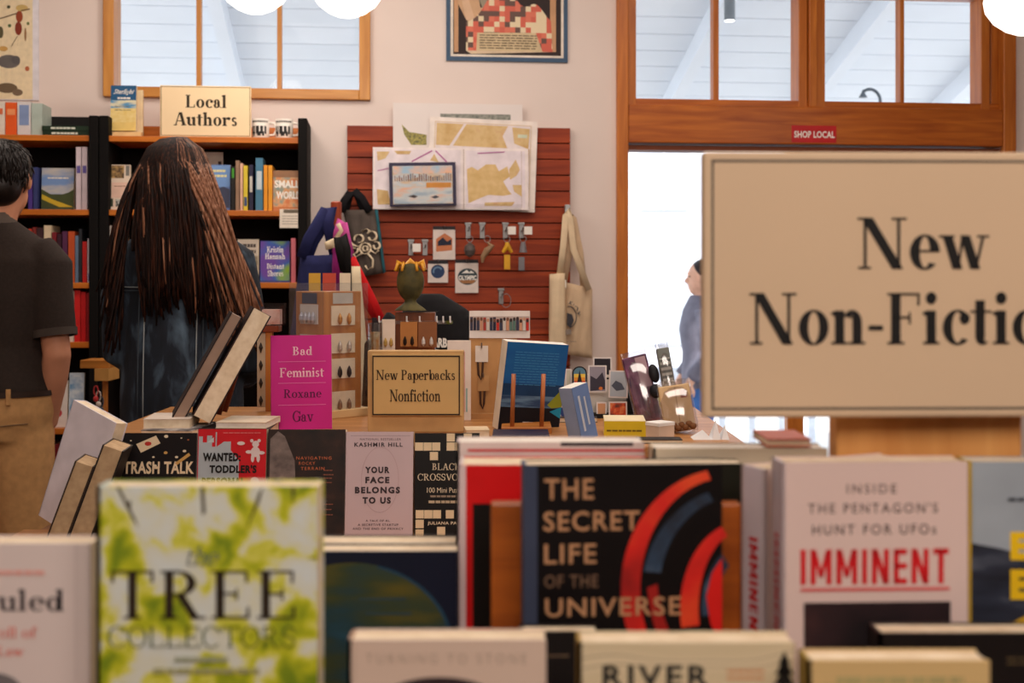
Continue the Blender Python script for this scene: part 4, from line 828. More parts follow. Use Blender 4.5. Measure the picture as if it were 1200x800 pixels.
# ------------------------------------------------------------------ middle display unit
TZ, LZ = .96, .785
def S(px, d, z=TZ): return Vector(((px-CX)*d/F, d, z))
unit = thing('display_unit', 'wooden book display unit in the middle of the shop, books facing out along its front', 'display unit', (-.1, 2.9, 0))
UW = wood('unit', (196, 140, 84), (158, 104, 56), 'x')
box('tabletop', (-.80, -.32, TZ-.025), (.58, .47, TZ), UW, unit, bevel=.003); box('upper_case', (-.78, -.30, LZ), (.56, .45, TZ-.025), UW, unit); box('ledge', (-.90, -.56, LZ-.03), (.62, -.28, LZ), UW, unit, bevel=.003); box('ledge_lip', (-.90, -.575, LZ-.03), (.62, -.56, LZ+.02), UW, unit, bevel=.002)
box('base_cabinet', (-.92, -.5, 0), (.56, .43, LZ-.03), wood('unitbase', (140, 92, 52), (104, 64, 34), 'x'), unit)
# front row, facing out
DR = 2.5; RH = .222
def row(label, x0, x1, top, cover, t=.024, **kw):
    return front_book(label, x0, x1, top, DR, 1.30-(top-HY)*DR/F-LZ-.001, t, cover, 7, hard=False, name='paperback_book', **kw)
GOLD = mat(206, 160, 90); PALE = mat(232, 214, 184)
r, f = row('black paperback lettered TRASH TALK with a playing card and stars', 135, 231, 508, mat(24, 20, 22, .35))
f.sans('TRASH TALK', 146, 541, 228.5, 555.5, mat(230, 206, 170), .035, 1.08); f.lines('subtitle', 152, 224, [561, 566], 1.2, mat(96, 84, 76))
f.poly('card_art', [(160, 521), (183, 511), (188.5, 520), (166, 531)], mat(226, 204, 170)); f.oval('card_pip', 174, 520.5, 4, 2.4, mat(186, 50, 40)); f.poly('card_art', [(206, 543), (222, 531), (224, 534), (209, 545)], GOLD)
for cx, cy, q in ((195, 512, 2.6), (195, 531, 2.4), (150, 532, 1.5), (208, 536, 2), (217, 529, 2.2), (183, 546, 2.4), (154, 517, 1.2), (221, 516, 1.3), (140, 556, 2), (213, 514, 1.1), (181, 536, 1.6)): f.oval('confetti_art', cx, cy, q, q*.7, random.choice([GOLD, PALE, mat(170, 96, 60)]), 8)
r, f = row('red paperback lettered WANTED TODDLER\'S PERSONAL with a teddy outline', 232, 312.5, 503.5, mat(204, 30, 40, .35), spine=mat(176, 190, 204))
LB = mat(176, 184, 190)
f.poly('skyline_art', [(233.5, 571), (233.5, 512), (238, 512), (238, 519), (243, 519), (243, 511), (249, 511), (249, 524), (253, 524), (253, 507), (254.5, 507), (254.5, 524), (263, 518), (271, 518), (271, 528), (281, 540), (281, 571)], LB); f.poly('face_art', [(243, 519), (251, 513), (251, 519)], mat(200, 206, 206))
for cx, cy, rx, ry in ((300, 521, 4, 4), (300, 530, 5.5, 6), (295.5, 517, 2, 2), (304, 517, 2, 2), (292.5, 530, 4, 2), (307, 531, 4, 2), (297, 537, 2, 5), (303.5, 537, 2, 5)): f.oval('teddy_art', cx, cy, rx, ry, mat(226, 206, 204), 14)
f.oval('rattle_art', 283, 520, 4.6, 2.2, mat(226, 206, 204), 12); f.oval('toy_art', 300, 563, 5, 4, mat(220, 180, 178), 12); f.lines('author_line', 262, 306, [507.5], .8, mat(226, 130, 130))
f.sans('WANTED:', 239, 531, 283, 541, INK, .05, 1.1); f.sans("TODDLER'S", 247, 545, 302, 554.5, INK, .05, 1.1); f.sans('PERSONAL', 238.5, 559.5, 289, 569, INK, .05, 1.1)
r, f = row('dark paperback with a rocky mountain trail and small orange lettering', 314.5, 405, 504, ramp_mat('rocky', [(.35, (16, 10, 9)), (.6, (44, 24, 16)), (.75, (70, 40, 26))], (4, 1, 5), 6), t=.028)
f.poly('trail_art', [(317, 515), (326, 506), (334, 512), (346, 540), (348, 572), (317, 572)], ramp_mat('trailart', [(.3, (70, 60, 58)), (.6, (130, 114, 108)), (.75, (170, 150, 130))], (4, 1, 5), 7)); OR = mat(206, 110, 66)
f.sans('NAVIGATING', 348, 535.5, 389, 539, OR, .0, 1.3); f.sans('ROCKY', 351, 541.5, 370, 545, OR, .0, 1.3); f.sans('TERRAIN', 353.5, 547.5, 381, 551, OR, .0, 1.3); f.lines('small_words', 380, 392, [551, 556, 560, 565, 590, 596, 602], .9, mat(150, 90, 70))
LAV = mat(208, 184, 188, .4, .05, 5); DK = mat(58, 46, 50)
r, f = row('pale lilac paperback lettered YOUR FACE BELONGS TO US in the front row', 405.5, 484.5, 506.5, LAV, t=.022)
f.rect('frame_line', 411, 511, 481, 511.5, mat(170, 146, 150)); f.sans('NATIONAL BESTSELLER', 422, 514, 470, 516.5, mat(110, 90, 96), .01, 1.2); f.sans('KASHMIR HILL', 415.5, 519, 472, 524, DK, .03, 1.25)
f.arc('face_outline', 446, 562, 22, 38, .6, .6, 0, 360, mat(190, 160, 164), 40)
for s_, y, a, b in (('YOUR', 547, 428.5, 457), ('FACE', 558.6, 429, 457), ('BELONGS', 570.2, 417, 469.5), ('TO US', 582, 426, 459)): f.sans(s_, a, y, b, y+7.6, DK, .05, 1.3)
f.sans('A TALE OF AI,', 430, 608, 458, 610.5, DK, .01, 1.2); f.sans('A SECRETIVE STARTUP', 421, 612.5, 468, 615, DK, .01, 1.2); f.sans('AND THE END OF PRIVACY', 415, 617, 474, 619.5, DK, .01, 1.2)
r, f = row('black crossword paperback with cream grid squares in the front row', 486, 562, 508, mat(22, 20, 20, .35), t=.022); GR = mat(232, 208, 170)
[f.rect('grid_square', x, y, x+9.5, y+9.5, GR) for x, y in ((486.5, 519), (496.5, 519), (506.5, 519), (523.5, 508.5), (523.5, 519), (533.5, 519), (504, 530), (543.5, 508.5), (488, 597), (498, 597), (508, 597), (488, 608), (488, 619), (513, 616), (523, 597), (543, 619))]
f.serif('BLACK', 507, 543, 540, 551, PALE, .1, .045); f.serif('CROSSWORDS', 490, 555, 556, 563, PALE, .1, .045); f.serif('100 Mini', 502, 571, 528, 577, PALE, .09, .05) if False else f.sans('100 Mini Puzzles', 501, 571, 547, 577, PALE, .0); f.lines('small_words', 505, 545, [580], 2.2, mat(160, 140, 120)); f.sans('Honoring African Diaspora', 503, 586, 548, 591, PALE, 0) if False else f.lines('small_words', 503, 547, [586], 3, mat(200, 180, 150)); f.sans('JULIANA PACHE', 502, 610, 548, 614.5, PALE, .02, 1.1)
# books leaning at the left end, page edges towards us
def lean_book(label, px, d, z, h, w, t, lean, yaw, cover, pages=PAGE, **kw):
    a = R(lean); p = S(px, d, z+math.sin(a)*t/2+.0008); return book(label, w, h, t, cover, p, (-a, 0, R(-90+yaw)), pages=pages, **kw)
lean_book('buff-edged book leaning at the left end of the display, nearest the trousers', 66, 2.40, LZ, .175, .095, .036, 20, 8, mat(60, 46, 36), PAGED)
lean_book('buff-edged book leaning behind the nearest leaning one, with a dark cover', 94, 2.41, LZ, .204, .095, .040, 20, 6, mat(40, 32, 28), PAGED)
r = book('white-fronted book leaning at the left end of the display, broad side showing', .135, .242, .03, mat(226, 218, 226, .5), S(76, 2.52, LZ+.022), (R(-8), R(16), R(-35)), pages=PAGE)
e = thing('book_easel', 'small dark wooden easel between the two leaning buff-edged books', 'book stand', S(87, 2.41, LZ)); 
for dx in (0, .02): bm = bmesh.new(); tube(bm, [(dx, 0, .004), (dx+.03, .0, .075)], .0055, 8); link('strut', bm, OAK, e)
box('foot_bar', (-.012, -.01, 0), (.05, .01, .008), OAK, e)
# lying books and the tilted book on an easel
def lying(label, x0, x1, d, z, t, cover, depth=.14, yaw=0, pages=PAGE, spine_front=False, dx=0, hard=False):
    w = (x1-x0)*d/F; r = thing('lying_book', label, 'book', S((x0+x1)/2, d, z), R(yaw)); c = .003 if hard else .0012; bm = bmesh.new()
    bx(bm, (-w/2, 0, 0), (w/2, depth, c)); bx(bm, (-w/2, 0, t-c), (w/2, depth, t))
    if spine_front: bx(bm, (-w/2, 0, c), (w/2, c, t-c))
    else: bx(bm, (-w/2, depth-c, c), (w/2, depth, t-c))
    link('cover', bm, cover, r); box('page_block', (-w/2+c, c*1.5, c), (w/2-c, depth-c*1.5, t-c), pages, r); return r
lying('black and white paperback lying at the left end of the unit top, lower of two', 164, 226, 2.66, TZ, .022, ramp_mat('bwcov', [(.4, (60, 60, 66)), (.6, (190, 184, 180))], (1, 1, 1), 30), .15, -4)
lying('cream paperback lying on the black and white one at the unit end', 168, 222, 2.69, TZ+.0225, .020, mat(214, 198, 184), .13, 5)
lying('dark covered open-edged book lying beneath the tilted easel book', 232, 316, 2.70, TZ, .020, mat(34, 26, 26), .15, 3)
lying('cream-topped book lying to the right, under the tilted easel book', 252, 312, 2.71, TZ+.0205, .013, mat(224, 206, 180), .13, -3, PAGEW)
lean_book('paperback with shade-toned page edges tilted on an easel before the denim jacket, left of the thick one', 208, 2.80, TZ+.028, .256, .15, .026, 29, 14, mat(38, 26, 26), mat(150, 126, 110, .8))  # taupe page colour paints the paper as if in shade
lean_book('thick cream-edged book tilted on an easel before the denim jacket', 236, 2.80, TZ+.026, .262, .15, .043, 29, 14, mat(42, 24, 22), PAGE)
e = thing('book_easel', 'dark red wooden easel propping the thick tilted book', 'book stand', S(258, 2.86, TZ+.0352)); bm = bmesh.new(); tube(bm, [(-.005, 0, .0), (.05, 0, .185)], .008, 10); tube(bm, [(-.005, .06, .0), (.05, .06, .185)], .008, 10); tube(bm, [(.035, 0, .13), (.035, .06, .13)], .006, 8); link('frame', bm, wood('redwood', (130, 52, 30), (90, 32, 18), 'z'), e, smooth=True)
# magenta book
d = 2.88; r, f = front_book('magenta paperback lettered BAD FEMINIST standing on the unit top', 318.5, 389, 393, d, .211, .026, ramp_mat('magenta', [(.4, (190, 8, 122)), (.6, (206, 16, 140))], (1, 1, 1), 5, 2, .4), 3.5, 7, -.5, hard=False, name='paperback_book')
f.serif('Bad', 344, 406, 366.5, 416.5, mat(236, 190, 206), .12, .045); f.serif('Feminist', 329, 431, 380, 442, mat(236, 190, 206), .12, .045); PU = mat(86, 6, 66); f.serif('Roxane', 333.5, 456, 377, 466, PU, .12, .045); f.serif('Gay', 343.5, 481, 367.5, 494, PU, .12, .045)
for y in (423.5, 448.5, 474): f.rect('rule', 327, y, 382, y+.6, mat(226, 120, 180))
# kraft sign
d = 2.80; k = d/F; p = S(486.5, d); r = thing('table_sign', 'kraft coloured NEW PAPERBACKS NONFICTION sign block on the middle display', 'sign', p); w = 113*k/2; h = 96*k
box('sign_block', (-w, .012, 0), (w, .05, h), mat(196, 156, 104, .6), r, bevel=.002); box('sign_panel', (-51*k, .004, 20*k), (55*k, .0119, 92*k), mat(206, 170, 112, .6, .03), r); f = Face(r, 486.5, 507, k, 0, .0036)
for x0, y0, x1, y1 in ((436, 416.5, 539, 418.2), (436, 484.8, 539, 486.5), (436, 416.5, 437.6, 486.5), (537.4, 416.5, 539, 486.5)): f.rect('sign_border', x0, y0, x1, y1, mat(50, 34, 24))
f.serif('New Paperbacks', 440.5, 433, 533, 448.5, mat(56, 40, 26), .12, .045); f.serif('Nonfiction', 456.5, 456, 516, 470.5, mat(56, 40, 26), .12, .045)
# earring tower
d = 3.16; k = d/F; t = thing('earring_tower', 'square wooden earring tower in a clear acrylic cover, behind the magenta book', 'jewelry display', S(385, d), R(45)); a = .042*1.36
TW = wood('tower', (198, 136, 78), (164, 102, 54), 'z'); Ht = 1.3-(341-HY)*d/F-TZ
box('core', (-a, -a, .0), (a, a, Ht), TW, t, bevel=.002); box('tower_base', (-a-.02, -a-.02, 0), (a+.02, a+.02, .02), wood('pale', (226, 196, 146), (204, 166, 112), 'x'), t, bevel=.002)
b = a+.012; bm = bmesh.new(); 
for lo, hi in (((-b, -b, .02), (b, -b+.002, Ht+.02)), ((-b, -b, .02), (-b+.002, b, Ht+.02)), ((b-.002, -b, .02), (b, b, Ht+.02)), ((-b, b-.002, .02), (b, b, Ht+.02)), ((-b, -b, Ht+.018), (b, b, Ht+.02))): bx(bm, lo, hi)
link('acrylic_cover', bm, ACRYL, t)
lab = {('l', 0): 'left face top', ('l', 1): 'left face lower', ('r', 0): 'right face top', ('r', 1): 'right face second', ('r', 2): 'right face third', ('r', 3): 'right face bottom'}
for side, rows_ in (('l', ((.74, (190, 190, 200)), (.50, (70, 72, 80)))), ('r', ((.73, (206, 150, 90)), (.51, (200, 190, 180)), (.31, (60, 50, 50)), (.05, (150, 120, 100))))):
    for i, (fz, cc) in enumerate(rows_):
        c = thing('earring_card', 'cream earring card on the wooden earring tower, %s' % lab[side, i], 'earring card', t.matrix_basis @ (Vector((-a-.0005, 0, Ht*fz)) if side == 'l' else Vector((0, -a-.0005, Ht*fz))), R(-45 if side == 'l' else 45))
        box('card', (-.036, -.002, 0), (.036, 0, .048), mat(232, 214, 186) if side == 'r' else mat(214, 206, 200), c)
        for x in ((-.024, -.008, .008, .024) if side == 'l' else (-.014, .014)):
            bm = bmesh.new(); lathe(bm, [(.001, .0), (.0055, -.010), (.006, -.020), (.002, -.028)], 8, (x, -.007, .030)); link('earring', bm, mat(*cc, .3, metal=.6), c)
            if i == 0 or side == 'l': pass
box('tower_window', (-a-.0012, -.03, Ht-.03), (-a, .03, Ht-.004), mat(60, 70, 96), t); box('tower_window', (-.03, -a-.0012, Ht-.03), (.03, -a, Ht-.004), mat(196, 190, 180), t)
# small pictures poking up behind the tower
c = thing('picture_card', 'small yellow and white picture cards standing behind the earring tower', 'card', S(384, 3.32)); 
for x, w, cc in ((-.034, .03, (206, 160, 60)), (.004, .034, (200, 80, 60)), (.045, .028, (232, 214, 186))): box('card_sheet', (x-w/2, 0, 0), (x+w/2, .003, Ht+.045), mat(*cc), c)
# second jewelry stand with bust-shaped display
d = 3.2; k = d/F; js = thing('jewelry_stand', 'dark wooden jewelry stand with a clear bar of pegs, behind the kraft sign', 'jewelry display', S(484, d)); hz = 1.3-(366-HY)*k-TZ
RW = wood('walnut', (130, 70, 36), (90, 46, 22), 'z'); box('stand_body', (-.045, 0, 0), (.055, .03, hz), RW, js, bevel=.002); box('acrylic_top', (-.055, -.025, hz), (.062, .035, hz+.004), ACRYL, js); box('stand_foot', (-.09, -.045, 0), (.09, .06, .012), RW, js); box('peg_bar', (-.085, -.025, hz-.028), (.1, -.019, hz-.02), clear('bar', (.9, .9, .92, 1), .3), js)
for x in (-.08, -.012, .02, .062, .078, .095): bm = bmesh.new(); tube(bm, [(x, -.022, hz-.024), (x, -.045, hz-.022), (x, -.048, hz-.008)], .002, 6); link('peg', bm, mat(236, 236, 236, .3), js)
bh = thing('display_bust', 'olive green head-shaped display stand with amber trim, on the jewelry stand', 'display bust', S(481, d+.012, TZ+hz+.0045)); z0 = 0; OL = ramp_mat('olive', [(.4, (60, 56, 26)), (.6, (92, 82, 40))], (1, 1, 1), 26, 3, .7)
bm = bmesh.new(); ell(bm, (0, .0, .072), (.035, .024, .05)); tube(bm, [(0, 0, .0), (0, 0, .008), (0, 0, .02), (0, 0, .035)], [(.042, .026), (.032, .022), (.015, .013), (.014, .013)], 16); blended('bust', bm, .003, OL, bh, 2)
cw = thing('hair_claw', 'amber yellow hair claw resting on the olive display bust', 'hair claw', S(481, d+.012, TZ+hz+.006)); AM = mat(214, 150, 40, .3); bm = bmesh.new()
tube(bm, [(-.034, 0, .098), (-.03, 0, .118), (-.012, 0, .111), (0, 0, .122), (.012, 0, .112), (.03, 0, .12), (.036, 0, .1)], [.006, .009, .007, .009, .007, .009, .005], 10)
for x in (-.03, -.016, .016, .03): tube(bm, [(x, -.02, .116), (x*1.2, -.03, .098)], .0035, 6); tube(bm, [(x, .0, .114), (x, -.02, .118)], .0035, 6)
link('claw', bm, AM, cw, smooth=True)
def ear_card(label, x0, x1, y0, y1, col, dd, jc):
    p = P3((x0+x1)/2, y1, dd); kk = dd/F; w = (x1-x0)*kk/2; h = (y1-y0)*kk; c = thing('earring_card', label, 'earring card', p); box('card', (-w, 0, 0), (w, .002, h), mat(*col), c, bevel=.0006)
    for s in (-1, 1):
        bm = bmesh.new(); lathe(bm, [(.001, .0), (.0042, -.008), (.005, -.017), (.001, -.023)], 8, (s*w*.42, -.006, h*.42)); link('earring', bm, mat(*jc, .3, metal=.4), c)
ear_card('white card of gold drop earrings, left of the tan one above the kraft sign', 447.5, 463, 374, 411, (226, 208, 190), d-.048, (196, 160, 90)); ear_card('tan kraft card with black and gold earrings above the kraft sign', 469, 489, 377, 406, (176, 116, 60), d-.05, (46, 36, 30)); ear_card('brown card with small silver flower earrings above the kraft sign', 490, 512, 377, 407, (134, 84, 50), d-.047, (220, 216, 210))
g = thing('glass_vase', 'small glass jar with yellow trinkets left of the white earring card', 'jar', S(440, 3.12)); bm = bmesh.new(); hh = 1.3-(378-HY)*3.12/F-TZ; lathe(bm, [(.018, 0), (.018, hh), (.016, hh), (.016, .004)], 18); link('jar_glass', bm, clear('jar', (.9, .93, .95, 1), .2), g); bm = bmesh.new(); tube(bm, [(0, 0, .005), (0, 0, hh*.9)], .011, 10); link('filling', bm, ramp_mat('trinket', [(.35, (206, 120, 40)), (.6, (226, 206, 160)), (.7, (120, 90, 70))], (1, 1, 1), 60), g)
# black printed sweatshirt on a form
d = 3.75; sw = thing('sweatshirt_form', 'black printed sweatshirt on a dress form behind the jewelry stand', 'garment', S(506, d, 0)); zt = 1.3-(344-HY)*d/F; bm = bmesh.new()
tube(bm, [(0, 0, zt-.40), (0, 0, zt-.25), (.01, 0, zt-.13), (.0, 0, zt-.06), (-.005, 0, zt-.02), (-.005, 0, zt)], [(.15, .09), (.155, .095), (.15, .09), (.105, .075), (.06, .055), (.035, .035)], 24)
tube(bm, [(.09, 0, zt-.08), (.15, -.0, zt-.16), (.165, -.01, zt-.34)], [.05, .05, .04], 14); tube(bm, [(-.09, 0, zt-.08), (-.15, -.0, zt-.16), (-.165, -.01, zt-.34)], [.05, .05, .04], 14); bm_ = blended('sweatshirt', bm, .007, mat(18, 17, 20, .9, .2, 40), sw, 3)
bm = bmesh.new(); tube(bm, [(0, 0, .02), (0, 0, zt-.38)], .015, 12); tube(bm, [(0, 0, 0), (0, 0, .02)], .12, 24); link('stand_pole', bm, STEEL, sw)
f = Face(sw, 506, 344, d/F, zt, -.098); f.sans('ARB', 509, 394, 526, 405, WHITE, .05, 1.0, -.0); f.arc('print_arc', 512, 424, 22, 17, 2, 2, 30, 110, WHITE)
# white card panels and kraft earring rack
d = 3.0; k = d/F; c = thing('white_display_card', 'tall white card panel standing between the kraft sign and kraft rack', 'card', S(540, d+.05)); hz = 1.3-(400-HY)*k-TZ; box('panel', (-.032, 0, 0), (.024, .008, hz), mat(232, 218, 206), c); box('stripe', (.004, -.0008, .02), (.010, 0, hz*.86), mat(214, 160, 150), c); box('stripe', (.012, -.0008, .02), (.016, 0, hz*.4), mat(150, 180, 176), c)
kr = thing('earring_rack', 'kraft board earring rack with a white header card, left of the blue book', 'jewelry display', S(576, 3.1)); k = 3.1/F; hz = 1.3-(391-HY)*k-TZ; box('rack_board', (-26*k, 0, 0), (30*k, .012, hz), mat(196, 146, 92), kr); box('rack_foot', (-28*k, -.02, 0), (32*k, .05, .012), mat(186, 136, 84), kr)
hp = thing('photo_strip_card', 'white header card with a strip of painted figures on top of the kraft rack', 'card', P3(585.5, 396, 3.1)); w = 35.5*k; box('card_sheet', (-w, -.003, 0), (w, -.0003, 32*k), mat(236, 226, 218), hp); f = Face(hp, 585.5, 396, k, 0, -.0034)
f.rect('picture_strip', 550.5, 370.5, 620.5, 387, mat(190, 170, 160))
for i in range(18): x = 551+i*3.85; f.rect('picture_figure', x, 371+random.uniform(0, 4), x+3.2, 387, mat(*random.choice([(170, 60, 50), (60, 60, 80), (206, 150, 120), (90, 120, 110), (210, 200, 190), (196, 50, 40), (40, 40, 60)]))); f.oval('picture_head', x+1.6, 374.5+random.uniform(-1.5, 1.5), 1.6, 2.2, mat(*random.choice([(200, 150, 120), (60, 44, 40), (120, 80, 60)])), 10)
for (x0, x1, y0, y1, lb_) in ((557, 572, 405, 424, 'upper'), (560, 573, 440, 458, 'lower')):
    c = thing('necklace_card', 'small white necklace card hanging on the kraft rack, %s one' % lb_, 'necklace card', P3((x0+x1)/2, y1, 3.095)); k2 = 3.095/F; w = (x1-x0)*k2/2; h = (y1-y0)*k2
    box('card', (-w, -.001, 0), (w, .001, h), mat(228, 214, 200) if lb_ == 'upper' else mat(198, 152, 100), c); bm = bmesh.new(); tube(bm, [(-w*.6, -.002, 0), (-w*.5, -.004, -.03), (-w*.1, -.004, -.042), (w*.1, -.004, -.03), (w*.2, -.002, 0)], .0026, 8); link('beads', bm, mat(70, 46, 34), c); bm = bmesh.new(); tube(bm, [(0, .003, h*.9), (0, -.012, h*.95), (0, -.014, h*1.2)], .0018, 6); link('hook', bm, STEEL, c)
# blue book with its back to us on dowels
d = 2.86; kb = d/F; r, f = front_book('large blue book with a seascape back cover, leaning on two wooden dowels', 577, 655, 401, d, .2, .036, mat(14, 78, 140, .35), -7, 22, 4.2, pages=PAGEW, spine=mat(232, 222, 204), hard=False, name='paperback_book')
f.y -= .0003; f.rect('sky_band', 577, 401, 654.6, 450, ramp_mat('sea_sky', [(.35, (10, 84, 150)), (.65, (20, 98, 160))], (1, 1, 3), 8)); f.rect('dusk_band', 577, 450, 654.6, 466, mat(24, 60, 100)); f.rect('surf_band', 577, 464, 654.6, 478, ramp_mat('surf', [(.4, (40, 70, 110)), (.6, (96, 130, 160))], (2, 1, 14), 8)); f.rect('rock_band', 577, 478, 654.6, 505, mat(14, 16, 26)); f.poly('hill_art', [(636, 474), (654.6, 452), (654.6, 476), (642, 478)], mat(140, 146, 40)); f.poly('water_art', [(640, 482), (654.6, 476), (654.6, 490)], mat(30, 140, 176))
f.lines('blurb_text', 588, 645, [412+3.2*i for i in range(13)], .7, mat(70, 140, 190)); f.rect('barcode_label', 607, 495, 638, 504, mat(206, 196, 190)); f.lines('barcode_text', 610, 628, [497], 2.2, mat(60, 50, 50))
pk = thing('dowel_rack', 'wooden plate rack with two upright dowels holding the blue book', 'book stand', S(617, 2.80))
kk = 2.80/F; box('rack_base', (-.055, -.012, 0), (.055, .14, .014), OAK, pk, bevel=.002)
for x0, x1 in ((600, 602), (634.5, 637)): bm = bmesh.new(); tube(bm, [((x0-617)*kk, 0, .012), ((x1-617)*kk, 0, 1.3-(438-HY)*kk-TZ)], .0048, 12); link('dowel', bm, wood('dowel', (190, 112, 60), (150, 80, 36), 'z'), pk, smooth=True)
# right half of the unit top
d = 3.1; k = d/F; rk = thing('card_rack', 'white rack panel of stickers and photo cards right of the blue book', 'card rack', S(690, d+.03)); hz = 1.3-(440-HY)*k-TZ
box('rack_panel', (-.10, 0, 0), (.092, .008, hz), mat(214, 206, 196), rk); box('rack_side', (.092, -.03, 0), (.118, .02, hz+.02), BLACK, rk); box('rack_foot', (-.10, -.04, 0), (.118, .05, .01), BLACK, rk)
def scard(label, x0, y0, x1, y1, col, fn=None, dd=3.09, roll=0, border=True, nm='photo_card', cat='card'):
    kk = dd/F; c = thing(nm, label, cat, P3((x0+x1)/2, y1, dd), (R(-3), R(roll), 0)); w = (x1-x0)*kk/2; h = (y1-y0)*kk; box('card_sheet', (-w, 0, 0), (w, .0015, h), mat(226, 216, 212) if border else mat(*col), c); f = Face(c, (x0+x1)/2, y1, kk, 0, -.0003)
    if border: f.rect('picture', x0+1.6, y0+1.6, x1-1.6, y1-1.6, col if not isinstance(col, tuple) else mat(*col))
    if fn: fn(f)
scard('photo card with a plain black picture at the top of the card rack', 695, 418.5, 717, 446, (30, 24, 34), None, 3.13)
def fa(f): f.poly('mountain', [(692, 458), (692, 440), (699, 444), (706, 436), (709, 446), (709, 456)], mat(56, 52, 66)); f.oval('lantern', 704, 455, 2.4, 2, mat(214, 120, 50), 10)
scard('photo card with a misty grey mountain, left of the boat one', 689.5, 428, 711, 459.5, (146, 140, 152), fa, 3.10)
def fb(f): f.poly('boat', [(716, 452), (721, 446), (728, 449), (732, 456), (722, 458)], mat(84, 92, 108))
scard('photo card of a blue-grey boat in fog at the right of the card rack', 713, 434, 735.5, 466, (176, 186, 196), fb, 3.09, 2)
scard('small orange-red photo card below the boat card', 713.5, 470.5, 735, 489.5, ramp_mat('orred', [(.35, (90, 50, 40)), (.5, (206, 76, 34)), (.65, (222, 150, 90))], (1, 1, 1), 50), None, 3.08)
def arch(label, x0, y0, x1, y1, base, bands, dd):
    kk = dd/F; c = thing('sticker', label, 'sticker', P3((x0+x1)/2, y1, dd), (R(-3), 0, 0)); f = Face(c, (x0+x1)/2, y1, kk, 0, 0); r_ = (x1-x0)/2; n = 12
    def outline(i): x0_, x1_ = x0+i, x1-i; rr = (x1_-x0_)/2; return [(x0_, y1-i), (x1_, y1-i)]+[((x0+x1)/2+rr*math.cos(R(180*j/n)), y0+i+rr*.95-rr*.95*math.sin(R(180*j/n))) for j in range(n+1)]
    bm = bmesh.new(); pts = [f.pt(*q) for q in outline(0)]; a_ = [bm.verts.new((x, .0015, z)) for x, z in pts]; b_ = [bm.verts.new((x, 0, z)) for x, z in pts]; bm.faces.new(a_); bm.faces.new(b_[::-1])
    for i in range(len(a_)): bm.faces.new((a_[i], a_[(i+1) % len(a_)], b_[(i+1) % len(a_)], b_[i]))
    link('sticker_sheet', bm, mat(*base), c); f.y = -.0004
    f.poly('sticker_art', outline(1.6), mat(*bands[0]))
    for (ya, yb, cc) in bands[1]: f.rect('sticker_band', x0+2.2, ya, x1-2.2, yb, mat(*cc))
    return f
f = arch('arched sticker with sunset stripes on the card rack', 670.5, 429, 688, 456.5, (24, 22, 28), ((90, 130, 150), ((438, 442, (236, 200, 80)), (442, 446, (230, 150, 50)), (446, 453, (206, 66, 40)))), 3.085)
f.poly('sticker_peak', [(676, 450), (679.3, 433), (682.5, 450)], mat(24, 22, 28))
scard('tiny brown square sticker next to the blue book', 652.5, 438.5, 661, 453.5, (150, 84, 50), None, 3.10); scard('small white black-edged sticker left of the sunset arch', 662.5, 432, 670, 455, (206, 200, 180), None, 3.11)
scard('tan rounded sticker in the lower left of the card rack', 653.5, 456.5, 686, 473.5, (196, 130, 84), lambda f: f.oval('sticker_art', 671, 465, 7, 3.5, mat(206, 90, 60)), 3.085); scard('blue sticker with a white animal shape behind the small thick blue book', 657, 474, 681, 491, (50, 70, 130), lambda f: f.oval('sticker_art', 671, 485, 4, 3, WHITE), 3.075, -12); scard('peach square sticker right of the small thick blue book', 699, 471, 711, 489, (206, 150, 110), None, 3.10)
# small books and packages
p = S(684, 2.66); bb_ = book('small thick blue book leaning upright in front of the card rack', .048, .115, .038, mat(112, 140, 190, .4), p, (R(-4), R(-12), R(43)), pages=PAGEW, hard=False, name='paperback_book', spine=mat(150, 170, 206)); f = Face(bb_, 0, 0, 1, .115, -.0194)
f.put('title_words', [[(-.012, .02), (-.006, .02), (-.006, .095), (-.012, .095)], [(.004, .03), (.009, .03), (.009, .09), (.004, .09)]], mat(206, 214, 226)); bb_.location.z += .0045
r = lying('yellow book lying spine out beside the small thick blue book', 708, 757, 2.72, TZ, .034, mat(214, 184, 36, .4), .12, -3, PAGE, True); f = Face(r, 732.5, 510, 2.72/F, 0, -.0004); f.sans('A FIELD GUIDE TO THE SHORE', 711, 501, 752, 503.4, mat(90, 74, 20)) if False else f.lines('spine_lettering', 711, 753, [501], 2, mat(110, 90, 24)); box('top_sheet', (-.044, .003, .0342), (.044, .117, .0352), mat(232, 216, 180), r)
lying('small cream book lying between the kraft sign and the blue book', 546, 574, 2.72, TZ, .016, mat(224, 200, 164), .07, 6)
lying('dark purple flat book lying in front of the blue book on dowels', 577, 644, 2.65, TZ, .012, mat(36, 26, 52), .12, 0)
lying('dark folder lying at the right rear of the unit top', 640, 700, 3.0, TZ, .012, mat(30, 24, 30), .03, 0); lying('black flat case lying in front of the white box', 748, 800, 2.62, TZ, .008, mat(24, 24, 28), .05, 0)
wb_ = thing('note_box', 'small white box of note cards right of the yellow book', 'box', S(773, 2.72), R(40)); box('box_body', (-.024, -.02, 0), (.024, .02, .026), mat(214, 190, 170), wb_); box('box_lid', (-.025, -.021, .026), (.025, .021, .034), mat(240, 236, 232), wb_, bevel=.001)
CELLO = clear('cellophane', (.93, .92, .94, 1), .22, .12)
